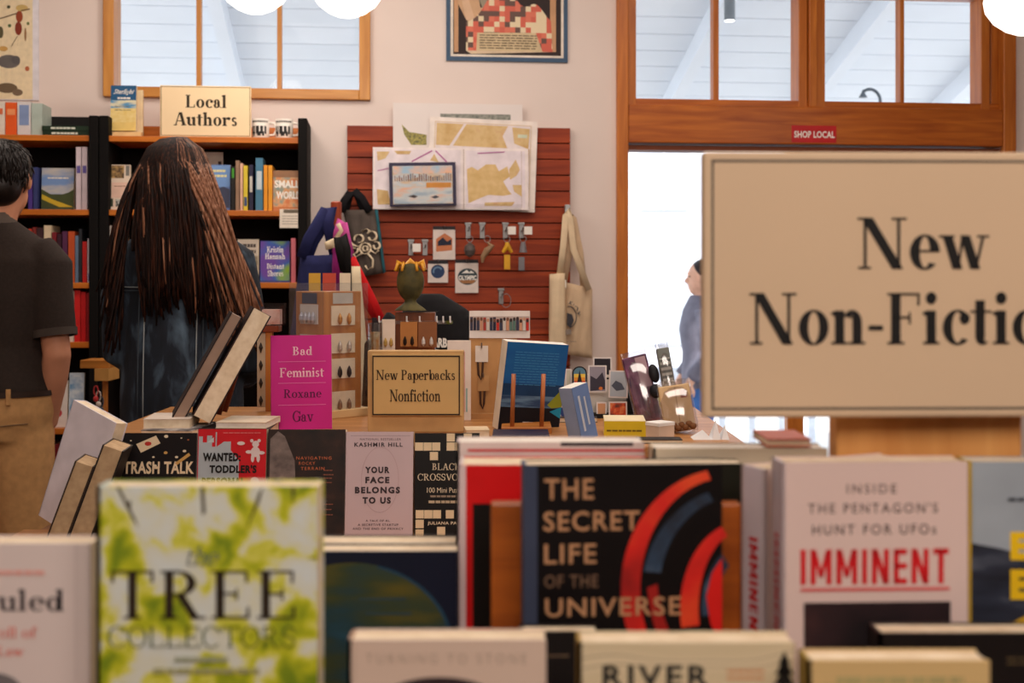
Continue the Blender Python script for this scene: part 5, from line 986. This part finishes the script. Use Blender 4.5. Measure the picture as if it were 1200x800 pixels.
def pack(label, px, d, h, w, t, roll, yaw, col, extra):
    r = thing('gift_package', label, 'package', S(px, d), (R(-10), R(roll), R(yaw))); box('package_card', (-w/2, -t/2, .004), (w/2, t/2, h), col, r, bevel=.003)
    bm = bmesh.new(); n = 7
    for i in range(n):
        for j in range(n): pass
    tube(bm, [(0, 0, .001), (0, 0, .02), (0, 0, h*.6), (0, 0, h+.012)], [(w*.56, t*1.0), (w*.6, t*1.3), (w*.57, t*1.1), (w*.54, t*.25)], 20); link('cellophane_wrap', bm, CELLO, r, smooth=True); extra(r); return r
def ex1(r):
    bm = bmesh.new(); ell(bm, (.028, -.02, .075), (.016, .010, .016)); ell(bm, (.034, -.016, .115), (.012, .009, .022)); link('dark_trim', bm, mat(20, 18, 24), r, smooth=True)
    box('label_patch', (.0, -.0135, .09), (.024, -.0125, .16), mat(170, 140, 150), r)
pack('purple patterned gift package in cellophane, tallest right of the card rack', 764, 2.92, .165, .056, .024, -14, 0, ramp_mat('purple', [(.35, (60, 24, 52)), (.55, (100, 44, 84)), (.7, (140, 90, 120))], (1, 1, 1), 46), ex1)
def ex2(r): box('striped_label', (-.012, -.0125, .03), (.012, -.0115, .15), ramp_mat('greystripe', [(.4, (90, 96, 90)), (.6, (190, 190, 180))], (0, 0, 1), 24, 0, .5, 'wave'), r)
pack('narrow grey striped gift package behind the tan one', 791, 3.04, .175, .03, .022, -9, 0, mat(120, 124, 118), ex2)
def ex3(r): 
    box('stamp_mark', (.012, -.0125, .075), (.026, -.0115, .092), mat(140, 40, 34), r); box('fold_line', (.001, -.0125, .01), (.0025, -.0115, .10), mat(160, 116, 70), r)
    bm = bmesh.new()
    for i in range(7): ell(bm, (-.02+i*.008, -.026, .010+.006*(i % 2)), (.008, .007, .007), 2)
    link('cookies', bm, mat(110, 70, 40, .8), r, smooth=True)
pack('tan paper gift package with a red stamp, right of the purple one', 798, 2.80, .105, .068, .024, -9, -6, mat(212, 178, 134), ex3)
pp_ = thing('paper_bag_stack', 'crumpled white paper wrapping at the right end of the unit top', 'paper', S(838, 2.68)); bm = bmesh.new()
for x0, x1, h in ((-.045, -.005, .02), (-.006, .012, .042), (.014, .03, .03)):
    a_ = [bm.verts.new(v) for v in ((x0, 0, 0), (x1, 0, 0), ((x0+x1)/2, .01, h), (x0, .05, .0), (x1, .05, 0))]; bm.faces.new((a_[0], a_[1], a_[2])); bm.faces.new((a_[0], a_[2], a_[3])); bm.faces.new((a_[1], a_[4], a_[2])); bm.faces.new((a_[3], a_[2], a_[4]))
link('paper_sheet', bm, mat(236, 236, 238), pp_); 
# wooden jewelry rack left of the magenta book
d = 3.25; k = d/F; jr_ = thing('jewelry_rack', 'wooden jewelry rack with a clear bin on top, left of the magenta book', 'jewelry display', S(313, d)); hz = 1.3-(387-HY)*k-TZ
box('upright', (-2*k, 0, 0), (6*k, .018, hz), OAKZ, jr_, bevel=.001); box('top_bar', (-12*k, -.01, hz-.004), (14*k, .04, hz+.012), wood('redwood2', (150, 70, 36), (112, 46, 22), 'x'), jr_, bevel=.002); box('card_panel', (-12*k, .004, .01), (-2*k, .012, hz-.006), mat(196, 176, 150), jr_)
for i in range(4): bm = bmesh.new(); lathe(bm, [(.001, .0), (.0055, -.012), (.001, -.026)], 8, (-7*k, -.004, hz*.85-i*.045)); link('earring', bm, mat(50, 40, 36, .3), jr_)
bn = thing('acrylic_bin', 'clear acrylic bin of pinkish prints on top of the wooden jewelry rack', 'bin', S(318, d, TZ+hz+.0125)); bm = bmesh.new(); zb = 26*k
for lo, hi in (((-12*k, -.02, 0), (13*k, -.018, zb*.8)), ((-12*k, .03, 0), (15*k, .032, zb)), ((-12*k, -.02, 0), (-11*k, .03, zb*.9)), ((12*k, -.02, 0), (13*k, .03, zb*.9)), ((-12*k, -.02, 0), (13*k, .03, .002))): bx(bm, lo, hi)
link('bin_walls', bm, ACRYL, bn); box('prints', (-10*k, -.01, .003), (11*k, .02, zb*.72), ramp_mat('pinkprints', [(.4, (226, 196, 186)), (.6, (206, 140, 120))], (1, 1, 1), 14), bn)

# ------------------------------------------------------------------ coat stand and totes
def soft(name, quad, d, t, m, parent, org, n=12, fold=.004, yb=0):
    """soft closed cloth slab between four photo points (TL, TR, BR, BL)"""
    q = [P3(x, y, d)-org for x, y in quad]; bm = bmesh.new(); fr, bk = [], []
    for i in range(n+1):
        a, b = [], []
        for j in range(n+1):
            u, v = j/n, i/n; p = (q[0]*(1-u)+q[1]*u)*(1-v)+(q[3]*(1-u)+q[2]*u)*v
            bl = (math.sin(math.pi*u)**.6)*(.25+.75*math.sin(math.pi*(.12+.8*v)))*t/2 if 0 < j < n else .0015; wv = fold*math.sin(u*17+v*5)+fold*.6*math.sin(u*7-v*9+1)
            a.append(bm.verts.new(p+Vector((0, -bl+wv+yb, 0)))); b.append(bm.verts.new(p+Vector((0, bl+wv+yb, 0))))
        fr.append(a); bk.append(b)
    for g in (fr, bk):
        for i in range(n):
            for j in range(n): bm.faces.new((g[i][j], g[i][j+1], g[i+1][j+1], g[i+1][j]))
    for i in range(n):
        bm.faces.new((fr[i][0], fr[i+1][0], bk[i+1][0], bk[i][0])); bm.faces.new((fr[i][n], fr[i+1][n], bk[i+1][n], bk[i][n])); bm.faces.new((fr[0][i], fr[0][i+1], bk[0][i+1], bk[0][i])); bm.faces.new((fr[n][i], fr[n][i+1], bk[n][i+1], bk[n][i]))
    return link(name, bm, m, parent, smooth=True)
def strap(name, pts, d, w, m, parent, org, yb=0, th=.004):
    bm = bmesh.new(); tube(bm, [P3(x, y, d+dy)-org+Vector((0, yb, 0)) for x, y, dy in [(*q, 0)[:3] if len(q) == 2 else q for q in pts]], [(w, th)]*len(pts), 12); return link(name, bm, m, parent, smooth=True)
d = 4.7; co = S(394, d, 0); cst = thing('coat_stand', 'reddish wooden coat stand hung with tote bags, left of the slat wall', 'coat stand', co); CW = wood('rosewood', (176, 74, 36), (134, 48, 20), 'z'); zt = 1.3-(236-HY)*d/F
bm = bmesh.new(); lathe(bm, [(.02, 0.02), (.02, zt-.004), (.015, zt)], 18); link('post', bm, CW, cst, smooth=False)
for a_ in (20, 110, 200, 290): bm = bmesh.new(); tube(bm, [(0, 0, .12), (.2*math.cos(R(a_)), .2*math.sin(R(a_)), .012)], [(.016, .016), (.012, .012)], 8); link('foot', bm, CW, cst)
for a_, z in ((180, zt-.05), (-60, zt-.22), (90, zt-.05), (0, zt-.22)): bm = bmesh.new(); v = Vector((math.cos(R(a_)), math.sin(R(a_)), .25)); tube(bm, [Vector((0, 0, z)), Vector((0, 0, z))+v*.045, Vector((0, 0, z))+v*.055, Vector((0, 0, z))+v*.062], [.006, .006, .011, .008], 10); link('peg', bm, CW, cst)
NAVY = mat(34, 38, 84, .85, .1, 30); tb = thing('tote_bag', 'large navy tote bag hanging low on the coat stand behind the earring tower', 'bag', co); soft('bag_body', [(352, 300), (404, 298), (416, 440), (334, 440)], d-.02, .10, NAVY, tb, co); strap('handle', [(354, 302), (362, 280), (382, 246), (388, 243), (384, 262), (394, 302)], d-.03, .022, NAVY, tb, co, 0, .006); strap('handle', [(360, 302), (368, 282), (388, 250), (390, 246), (390, 270), (400, 302)], d, .020, NAVY, tb, co, 0, .006)
CRM = mat(226, 206, 172, .8); tb = thing('tote_bag', 'cream tote bag with pink and green print hanging behind the earring tower', 'bag', co); soft('bag_body', [(402, 312), (422, 312), (437, 485), (396, 485)], d-.20, .09, CRM, tb, co, fold=.003)
strap('handle', [(404, 318), (398, 292), (396, 279), (402, 276), (406, 292), (407, 345)], d-.24, .016, BLACK, tb, co); f = Face(tb, 415, 312, (d-.2)/F, P3(415, 312, d-.2).z, -.27); f.poly('print_patch', [(424, 368), (431, 368), (433, 392), (424, 392)], mat(206, 90, 130)); f.poly('print_patch', [(426, 380), (434, 380), (434, 402), (425, 402)], mat(214, 150, 190)); f.poly('print_patch', [(424, 458), (432, 456), (433, 478), (425, 480)], mat(60, 110, 50)); f.poly('print_patch', [(428, 430), (433, 428), (434, 450), (428, 452)], mat(120, 70, 60))
tb = thing('tote_bag', 'magenta tote bag bunched on the coat stand post', 'bag', co); soft('bag_body', [(390, 288), (412, 290), (418, 345), (388, 345)], d-.11, .06, mat(150, 34, 120, .85), tb, co); strap('handle', [(394, 296), (396, 272), (400, 258), (402, 262), (406, 280), (410, 298)], d-.09, .016, mat(196, 80, 150, .85), tb, co)
tb = thing('tote_bag', 'small cream pouch slung across the coat stand post', 'bag', co); soft('bag_body', [(380, 284), (396, 277), (392, 290), (382, 293)], d-.16, .03, CRM, tb, co, 8, .001); strap('handle', [(392, 282), (400, 270), (396, 262)], d-.13, .008, CRM, tb, co)
tb = thing('tote_bag', 'red strapped bag slung from the coat stand, strap slanting down right', 'bag', co); strap('handle', [(412, 302), (424, 326), (436, 350), (448, 376)], d-.14, .014, mat(206, 24, 30, .8), tb, co, 0, .004); strap('handle', [(408, 305), (418, 330), (428, 352), (444, 380)], d-.08, .012, mat(190, 20, 28, .8), tb, co, 0, .004); soft('bag_body', [(436, 372), (470, 374), (474, 450), (434, 450)], d-.12, .07, mat(40, 30, 34, .85), tb, co)
# grey tote with curling tentacle drawing on the slat wall
w0 = W3(424, 245, SO+.05); dG = w0.y; tb = thing('tote_bag', 'dark grey tote bag with a cream octopus drawing on the slat wall', 'bag', w0); GT = mat(86, 76, 70, .9, .14, 24); soft('bag_body', [(401, 246), (441, 246), (450, 320), (424, 324)], dG, .05, GT, tb, w0); soft('bag_side', [(439, 245), (443, 246), (452, 318), (449, 321)], dG-.005, .03, mat(44, 100, 112, .8), tb, w0, 8, 0)
strap('handle', [(401, 248), (403, 236), (410, 226), (416, 224), (424, 232), (433, 248)], dG-.022, .017, mat(22, 20, 24, .85), tb, w0, 0, .006); strap('handle', [(404, 250), (408, 236), (414, 228), (420, 232), (428, 250)], dG+.012, .016, mat(22, 20, 24, .85), tb, w0, 0, .006)
ST = mat(226, 206, 176, .8)
def curl(pts, r=.0055): bm = bmesh.new(); tube(bm, [P3(x, y, dG-.031)-w0 for x, y in pts], [(r, .002)]*len(pts), 8); link('tentacle_print', bm, ST, tb, smooth=True)
def spiral(cx, cy, r0, r1, a0, a1, n=14): return [(cx+(r0+(r1-r0)*i/n)*math.cos(R(a0+(a1-a0)*i/n)), cy+(r0+(r1-r0)*i/n)*math.sin(R(a0+(a1-a0)*i/n))) for i in range(n+1)]
for q in (spiral(428, 291, 6.5, 6.5, 0, 360), spiral(428, 291, 3, 3, 0, 360), spiral(421, 280, 6, 4, -200, 110), spiral(436, 277, 6.5, 4, -150, 170), spiral(441, 288, 5, 3, -120, 200), spiral(415, 293, 4.5, 2.5, -30, 300), [(404, 276), (409, 282), (414, 287), (421, 289)], [(431, 297), (437, 304), (437, 313), (431, 316), (428, 311)], [(424, 297), (417, 301), (414, 297)], [(434, 293), (440, 297), (444, 293)], [(424, 271), (430, 268), (434, 271)]): curl(q, .0048)
w1 = W3(665, 245, SO+.06); bt = thing('tote_bag', 'beige canvas tote bag with a round black bird print hanging right of the slat wall', 'bag', w1); dB = w1.y; BE = mat(222, 198, 164, .85, .06, 20); BE2 = mat(206, 178, 146, .85, .06, 20)
soft('bag_body', [(661, 330), (694, 338), (694, 420), (658, 414)], dB, .05, BE2, bt, w1); soft('bag_fold', [(644, 321), (662, 320), (664, 414), (643, 415)], dB-.035, .05, BE, bt, w1, 10, .002)
strap('handle', [(656, 322), (660, 290), (663, 252), (665, 246), (668, 256), (672, 292), (690, 340)], dB-.035, .0145, BE, bt, w1); strap('handle', [(661, 330), (668, 290), (667, 250), (672, 256), (680, 296), (684, 338)], dB-.005, .0145, BE2, bt, w1)
f = Face(bt, 665, 245, dB/F, 0, -.036); PR = mat(58, 56, 62); f.arc('print_ring', 665.5, 371, 10, 13, 1, 1.2, -80, 95, PR); f.arc('print_words', 665, 372, 15, 20, 3, 3.4, 10, 88, ramp_mat('print_word', [(.45, (60, 58, 62)), (.5, (206, 178, 146))], (1, 1, 1), 120)); f.poly('print_bird', [(664, 366), (670, 368), (672, 375), (668, 384), (664, 380)], PR); f.poly('print_word', [(662.5, 386), (669, 385), (669, 391), (662.5, 392)], mat(140, 126, 116)); f.rect('price_label', 658, 328, 663, 337, WHITE); f.lines('print_words', 664, 675, [399], 1, mat(150, 130, 116))
box('wall_hook', (-.012, -.01, -.02), (.012, .05, .02), STEEL, bt, bevel=.002)
# wooden rack with small trinkets between the man and the woman
tr = thing('trinket_rack', 'small wooden trinket rack with hanging charms between the man and the woman', 'rack', S(115, 4.75, 0)); kk = 4.75/F; zt = 1.3-(421-HY)*kk
box('rack_top', (-16*kk, -.05, zt-.03), (18*kk, .08, zt), wood('rack', (196, 130, 56), (158, 96, 36), 'x'), tr, bevel=.002); box('rack_box', (2*kk, -.06, zt-.075), (18*kk, .07, zt-.03), mat(190, 140, 76), tr); box('rack_post', (5*kk, 0, .03), (10*kk, .016, zt-.03), OAKZ, tr); box('rack_base', (-.08, -.08, 0), (.1, .1, .03), OAK, tr)
for i, cc in enumerate(((190, 60, 60), (206, 190, 180), (60, 70, 80))): bm = bmesh.new(); tube(bm, [Vector(((4+i*3)*kk+.008*math.cos(a_), -.064, zt-.11-i*.02+.018*math.sin(a_))) for a_ in [j*math.pi/6 for j in range(13)]], .0025, 6, cap=False); ell(bm, ((4+i*3)*kk, -.064, zt-.14-i*.02), (.010, .006, .012), 2); link('charm', bm, mat(*cc, .4), tr)
# ------------------------------------------------------------------ foreground display table
TT = .82; RT = .918
FW = wood('counter', (168, 104, 50), (126, 72, 30), 'x', .45)
dt = thing('display_table', 'long wooden display table in front, carrying rows of face-out books', 'table', (0, 1.1, 0)); box('tabletop', (-1.0, -.42, TT-.035), (1.05, .40, TT), FW, dt, bevel=.004)
for x in (-.94, .99):
    for y in (-.36, .34): box('leg', (x-.035, y-.035, 0), (x+.035, y+.035, TT-.035), FW, dt, bevel=.004)
box('apron', (-.94, -.37, TT-.13), (.99, -.35, TT-.035), FW, dt)
rs = thing('riser_box', 'wooden riser step on the front table under the rear row of books', 'riser', (-.045, .985, TT)); box('riser_top', (0, 0, .08), (.72, .335, RT-TT), FW, rs, bevel=.002); box('riser_front', (.005, .005, 0), (.715, .02, .08), FW, rs); box('riser_side', (.005, .02, 0), (.02, .33, .08), FW, rs); box('riser_side', (.70, .02, 0), (.715, .33, .08), FW, rs)
def stand(label, x, y, w, h, dep=.10):
    r = thing('book_stand', label, 'book stand', (x, y, TT)); box('stand_top', (-w/2, -dep/2, h-.014), (w/2, dep/2, h), FW, r, bevel=.002); box('stand_side', (-w/2+.004, -dep/2+.006, 0), (-w/2+.018, dep/2-.006, h-.014), FW, r); box('stand_side', (w/2-.018, -dep/2+.006, 0), (w/2-.004, dep/2-.006, h-.014), FW, r); return r
def fb(label, x0, x1, top, d, zb, t, cover, lean=0, yaw=0, **kw):
    h = (1.3-(top-HY)*d/F-zb-.0006)/math.cos(R(lean)); return front_book(label, x0, x1, top, d, h, t, cover, lean, yaw, **kw)
# white book at far left
GREYT = mat(52, 48, 52); SAL = mat(214, 110, 96)
WB = mat(212, 198, 194, .4, .03, 6)
d = .90; zt = .878; r, f = fb('white hardcover with grey and salmon lettering at the front left corner', -150, 105, 637, d, zt+.0, .030, WB, 0); f.rect('hinge_groove', 88, 637, 89, 800, mat(190, 174, 172)); f.rect('hinge_groove', 91.5, 637, 92.2, 800, mat(196, 182, 180))
f.serif('Overruled', -112, 690, 75, 716, GREYT, .13, .04); f.serif('Toll of', -14, 734, 44, 747, SAL, .1, .04); f.serif('Law', -2, 756.5, 28, 768, SAL, .1, .04); f.sans('BESTSELLING', -30, 667, 54, 674, mat(222, 150, 140), .0, 1.1) if False else f.lines('small_words', -30, 54, [668], 5, mat(222, 160, 150)); f.oval('portrait_art', -6, 812, 34, 24, mat(110, 104, 106))
stand('low wooden stand under the white hardcover', P3(-22, 400, d).x, d+.018, .14, zt-TT)
# tree book
TREE = ramp_mat('spring_leaves', [(.0, (60, 90, 20)), (.36, (118, 140, 26)), (.46, (182, 186, 34)), (.51, (206, 204, 90)), (.555, (206, 208, 190)), (.7, (204, 212, 210)), (1, (206, 216, 218))], (1, 1, 1), 36, 6, .45, dist=.3, off=(.3, 0, .75))
d = .87; zt = TT+.10; r, f = fb('bright yellow-green leafy hardcover lettered THE TREE COLLECTORS at front left', 113, 372, 570, d, zt, .03, TREE, 0, 0, spine=mat(176, 196, 190)); stand('taller wooden stand under the leafy green book', P3(242, 400, d).x, d+.018, .14, zt-TT)
BR = mat(74, 66, 50); 
for q in ([(136, 570), (140, 570), (158, 606), (162, 618), (155, 608)], [(149, 588), (154, 586), (153, 600)], [(235, 570), (239, 570), (241, 600), (237, 604)], [(303, 578), (309, 570), (304, 588), (288, 622)], [(342, 570), (346, 570), (343, 592)], [(360, 654), (371, 652), (371, 654)]): f.poly('branch_art', q, BR)
DT = mat(46, 36, 26); f.serif('the', 219, 640, 258, 662, mat(96, 110, 110), .07, .04, .0, .28); f.serif('TREE', 131, 668, 346, 724, DT, .115, .03, .06); f.serif('COLLECTORS', 127, 733, 346, 758, mat(66, 90, 40), .065, .03, .03); f.lines('subtitle', 205, 268, [769], 6, mat(150, 156, 130)); f.lines('subtitle', 180, 306, [782], 6, mat(156, 156, 110))
# navy globe books
NV = mat(18, 24, 44, .35); d = 1.12; r, f = fb('navy hardcover with a dim olive and teal globe, right of the leafy one', 300, 536, 646, d, TT, .034, NV, 0); GL = ramp_mat('globe', [(.36, (96, 84, 22)), (.48, (52, 62, 40)), (.56, (30, 58, 66)), (.66, (30, 76, 100))], (.9, 1, 3.2), 7, 3, .4, off=(.12, 0, .3))
f.oval('globe_art', 412, 762, 120, 103, GL, 48); f.arc('globe_rim', 412, 762, 120, 103, 4, 3, 10, 75, mat(30, 62, 84))
for i in range(5): f.rect('globe_cloud', 420+i*8, 700+i*17, 500-(4-i)*6, 703+i*17, mat(46, 66, 72))
r, f = fb('hardcover standing behind the navy globe book, pale page tops showing', 290, 534, 637, 1.163, TT, .04, mat(40, 34, 34), 0)
# front row on the table
d = .86; r, f = fb('cream hardcover lettered TURNING TO STONE at the lower front', 407, 640, 750, d, TT, .028, mat(206, 184, 168, .4, .03, 6), 0, 0, spine=mat(150, 116, 92)); f.sans('TURNING TO STONE', 429, 766, 617, 777.5, mat(150, 132, 118), -.012, 1.45); f.oval('stone_art', 515, 815, 62, 22, mat(50, 36, 40)); f.rect('hinge_groove', 416, 750, 417, 800, mat(190, 166, 150))
CT = ramp_mat('contour_lines', [(.0, (206, 190, 156)), (.80, (212, 196, 164)), (.86, (150, 136, 106)), (.92, (212, 196, 164))], (1, 1, 1.6), 9, 1, .45, 'wave', 7)
d = .84; r, f = fb('cream hardcover with contour lines and a black pine, lettered RIVER, at the lower front', 677, 932, 753, d, TT, .028, CT, 0, 0, spine=mat(150, 120, 50)); f.sans('RIVER', 706, 779, 832, 806, mat(36, 36, 34), .035, 1.25); f.lines('small_words', 852, 896, [784, 792], 4, mat(206, 150, 110))
f.polys('pine_art', [[(919, 762), (926, 778), (912, 778)], [(919, 770), (930, 790), (908, 790)], [(919, 780), (931, 803), (906, 803)], [(917.5, 800), (920.5, 800), (920.5, 812), (917.5, 812)]], mat(34, 32, 30)); f.rect('spine_fold', 931, 753, 932, 800, mat(140, 100, 30))
d = .80; r, f = fb('tan hardcover with faint lettering at the bottom edge, right of the pine book', 946, 1160, 774, d, TT, .026, mat(206, 176, 122, .45, .04, 6), 0, 0, spine=mat(150, 124, 40)); f.lines('small_words', 980, 1130, [793], 8, mat(170, 160, 110))
d = .93; r, f = fb('black book standing low between the ufo book and the tan one', 1030, 1300, 742, d, TT, .03, mat(22, 18, 18, .4), 0); f.lines('small_words', 1180, 1260, [770, 776], 2, mat(90, 76, 50))
d = .945; r, f = fb('black book standing low at the front below the red arcs book', 608, 700, 740, d, TT, .02, mat(20, 17, 18, .4), 0); f.lines('small_words', 640, 668, [767], 2, mat(110, 90, 70))
# rear row on the riser
RED = mat(196, 20, 24, .35); d = 1.135; r, f = fb('red hardcover with a black panel standing behind the red arcs book', 538, 764, 545, d, RT, .058, RED, 0, 0, pages=PAGE, spine=mat(206, 190, 190)); f.rect('black_panel', 554, 590, 750, 735, mat(14, 12, 12, .4)); f.rect('spine_edge', 538, 545, 546, 800, mat(206, 184, 186))
r, f = fb('white-jacketed hardcover behind the red one, taller than it', 535, 755, 518, 1.206, RT, .042, mat(206, 190, 186), 0, 0, pages=PAGEW); f.rect('jacket_band', 657, 518, 742, 522.5, mat(40, 32, 40)); f.rect('jacket_band', 548, 526, 755, 529, mat(186, 30, 34))
r, f = fb('dark green-black book standing right of the red one, cream page tops', 768, 870, 543, 1.12, RT, .03, mat(24, 26, 18, .35), 0, 0); r, f = fb('grey-jacketed book standing behind the green-black one', 765, 970, 525, 1.165, RT, .038, mat(196, 180, 156), 0, 0, pages=PAGEW)
lo = thing('lying_book', 'salmon-covered book lying on the page tops left of the sign post', 'book', P3(925, 523, 1.165)); lo.location.z = 1.3-(525-HY)*1.165/F+.001; kk = 1.15/F; bm = bmesh.new(); bx(bm, (-26*kk, 0, 0), (26*kk, .07, .0015)); bx(bm, (-26*kk, 0, .006), (26*kk, .07, .0075)); bx(bm, (-26*kk, .068, .0015), (26*kk, .07, .006)); link('cover', bm, mat(206, 110, 84, .5), lo); box('page_block', (-25.5*kk, .001, .0015), (25.5*kk, .068, .006), PAGE, lo)
d = 1.075; kk = d/F; bs = thing('book_stand', 'wooden plank stand holding the red arcs book upright', 'book stand', (P3(722, 400, d).x, d, RT)); hb = 1.3-(590-HY)*d/F-RT; box('plank_back', (-147*kk, 0, 0), (147*kk, .018, hb), wood('plank', (186, 98, 30), (140, 66, 18), 'x', .4, 9), bs, bevel=.002); box('plank_ledge', (-120*kk, -.075, 0), (120*kk, 0, .006), FW, bs)
d = 1.035; r, f = fb('black hardcover with glowing red arcs lettered THE SECRET LIFE OF THE UNIVERSE', 612, 846, 544, d, RT+.0065, .032, mat(14, 10, 12, .4, spec=.2), 0, 3.5, spine=mat(78, 92, 120)); TA = mat(178, 132, 96)
f.rect('spine_fold', 612, 544, 628, 800, mat(52, 60, 82))
RA = ramp_mat('red_arc', [(.3, (120, 12, 14)), (.5, (206, 30, 22)), (.72, (226, 90, 40))], (1, 1, 1), 11); NB = ramp_mat('nebula', [(.3, (18, 16, 22)), (.52, (40, 60, 84)), (.7, (96, 110, 130))], (1, 1, 1), 22)
f.arc('arc_art', 850, 690, 124, 140, 23, 11, 100, 208, RA, 40); f.arc('arc_art', 864, 690, 112, 118, 20, 11, 108, 170, NB, 30); f.arc('arc_art', 868, 665, 112, 170, 12, 30, 188, 216, mat(150, 24, 20), 26); f.arc('arc_art', 868, 715, 72, 102, 22, 12, 108, 192, RA, 30); f.arc('arc_art', 872, 715, 50, 76, 17, 16, 122, 186, NB, 22); f.poly('arc_art', [(846, 655), (834, 672), (827, 700), (832, 732), (840, 749), (846, 749)], mat(206, 24, 20))
f.rect('spine_fold', 846, 544, 846.3, 800, mat(20, 16, 17))
for s_, y0, y1, x0, x1, m in (('THE', 560, 584, 636, 694, TA), ('SECRET', 598, 621, 635, 748, TA), ('LIFE', 636, 659, 636, 697, TA), ('OF THE', 672, 687, 636, 699, mat(110, 84, 66)), ('UNIVERSE', 699, 721, 637, 797, TA)): f.sans(s_, x0, y0, x1, y1, m, .012, 1.12)
IW = mat(214, 190, 184, .4, .03, 6); RT_ = mat(200, 24, 32)
def imminent(label, x0, x1, top, d, yaw, full=True):
    r, f = fb(label, x0, x1, top, d, RT, .032, IW, 0, yaw, spine=mat(206, 196, 206, .4)); 
    f.sans('INSIDE', 991, 567, 1050, 578, mat(66, 54, 54), .005, 1.35); f.sans("THE PENTAGON'S", 945, 589, 1099, 601, mat(66, 54, 54), .005, 1.3); f.sans('HUNT FOR UFOs', 950, 614, 1097, 626, mat(66, 54, 54), .005, 1.3)
    f.block('IMMINENT', 936, 643, 1112, 684, RT_); f.rect('red_rule', 936, 688, 1113, 692, mat(206, 90, 90)); f.rect('dark_photo', 940, 705, 1114, 800, ramp_mat('ufo_photo', [(.35, (22, 14, 18)), (.6, (44, 26, 30)), (.75, (70, 40, 40))], (1, 1, 1), 14)); f.arc('photo_ring', 1028, 757, 11, 11, 3, 3, 0, 360, mat(84, 50, 50))
    h = f.h; w = (x1-x0)*d/F/2; bm = bmesh.new(); sm = fit(block_polys('IMMINENT'), 0, 0, .088, .011)
    for q in sm: bm.faces.new([bm.verts.new((-w-.0004, .005-b_, h-.058-a_)) for a_, b_ in q])
    link('spine_lettering', bm, RT_, r); box('spine_foot', (-w-.0006, -.008, .0), (-w-.0001, .012, h-.16), mat(50, 36, 40), r)
    return r
imminent('white hardcover lettered IMMINENT in red, standing nearest at right', 914, 1135, 541, 1.0, 2.5)
r = imminent('white hardcover copy lettered IMMINENT in red, tucked behind the left of another copy', 865, 1080, 543, 1.0795, 28)
r.location.x += .0; 
d = 1.03; r, f = fb('dune-covered hardcover with yellow block letters at the right edge', 1135, 1365, 541, d, RT, .03, mat(150, 160, 170, .4), 0, 0, spine=mat(190, 160, 30)); f.poly('dune_art', [(1138, 636), (1170, 642), (1200, 650), (1250, 640), (1365, 650), (1365, 800), (1138, 800)], ramp_mat('dune', [(.35, (18, 22, 34)), (.6, (40, 46, 62)), (.72, (84, 90, 104))], (2, 1, 7), 7, 3, .5)); YL = mat(226, 186, 20); f.sans('EARTH', 1184, 624, 1330, 657, YL, .06, 1.1) if False else f.sans('E', 1184, 623, 1207, 656, YL, .06); f.sans('E', 1184, 667, 1207, 702, YL, .06)
f.rect('edge_band', 1135, 541, 1138, 800, mat(196, 160, 30)); f.poly('dune_light', [(1160, 742), (1200, 722), (1365, 690), (1365, 742)], mat(190, 150, 30)); f.lines('small_words', 1181, 1240, [583], 4, mat(60, 66, 76))
# big sign on its wooden post
d = 1.125; kk = d/F; p = P3(1085, 540, 1.13); sgp = thing('sign_post', 'pale wooden plank post carrying the NEW NON-FICTION sign', 'post', (P3(1089, 400, 1.152).x, 1.152, RT)); k2 = 1.152/F; PW = wood('pine', (220, 160, 92), (196, 130, 66), 'z', .5, 6)
box('post_plank', (-109*k2, 0, 0), (109*k2, .03, 1.3-(440-HY)*k2-RT), PW, sgp, bevel=.003)
r, f = sign_board('section_sign', 'large cream NEW NON-FICTION sign on a wooden post at right', (823, 178, 1347, 489), P3(1085, 489, d), kk, CREAM, mat(206, 180, 150, .65, .03, 4), (0, 0, 0), .016, inset=9.5, bw=2.8, line=mat(92, 84, 74))
r.rotation_euler = (0, 0, R(1.5)); BK = mat(20, 18, 18, .6)
f.serif('New', 1004, 255, 1160, 316, BK, .145, .03, .015); f.serif('Non-Fiction', 877, 342, 1266, 404, BK, .145, .03, .015)
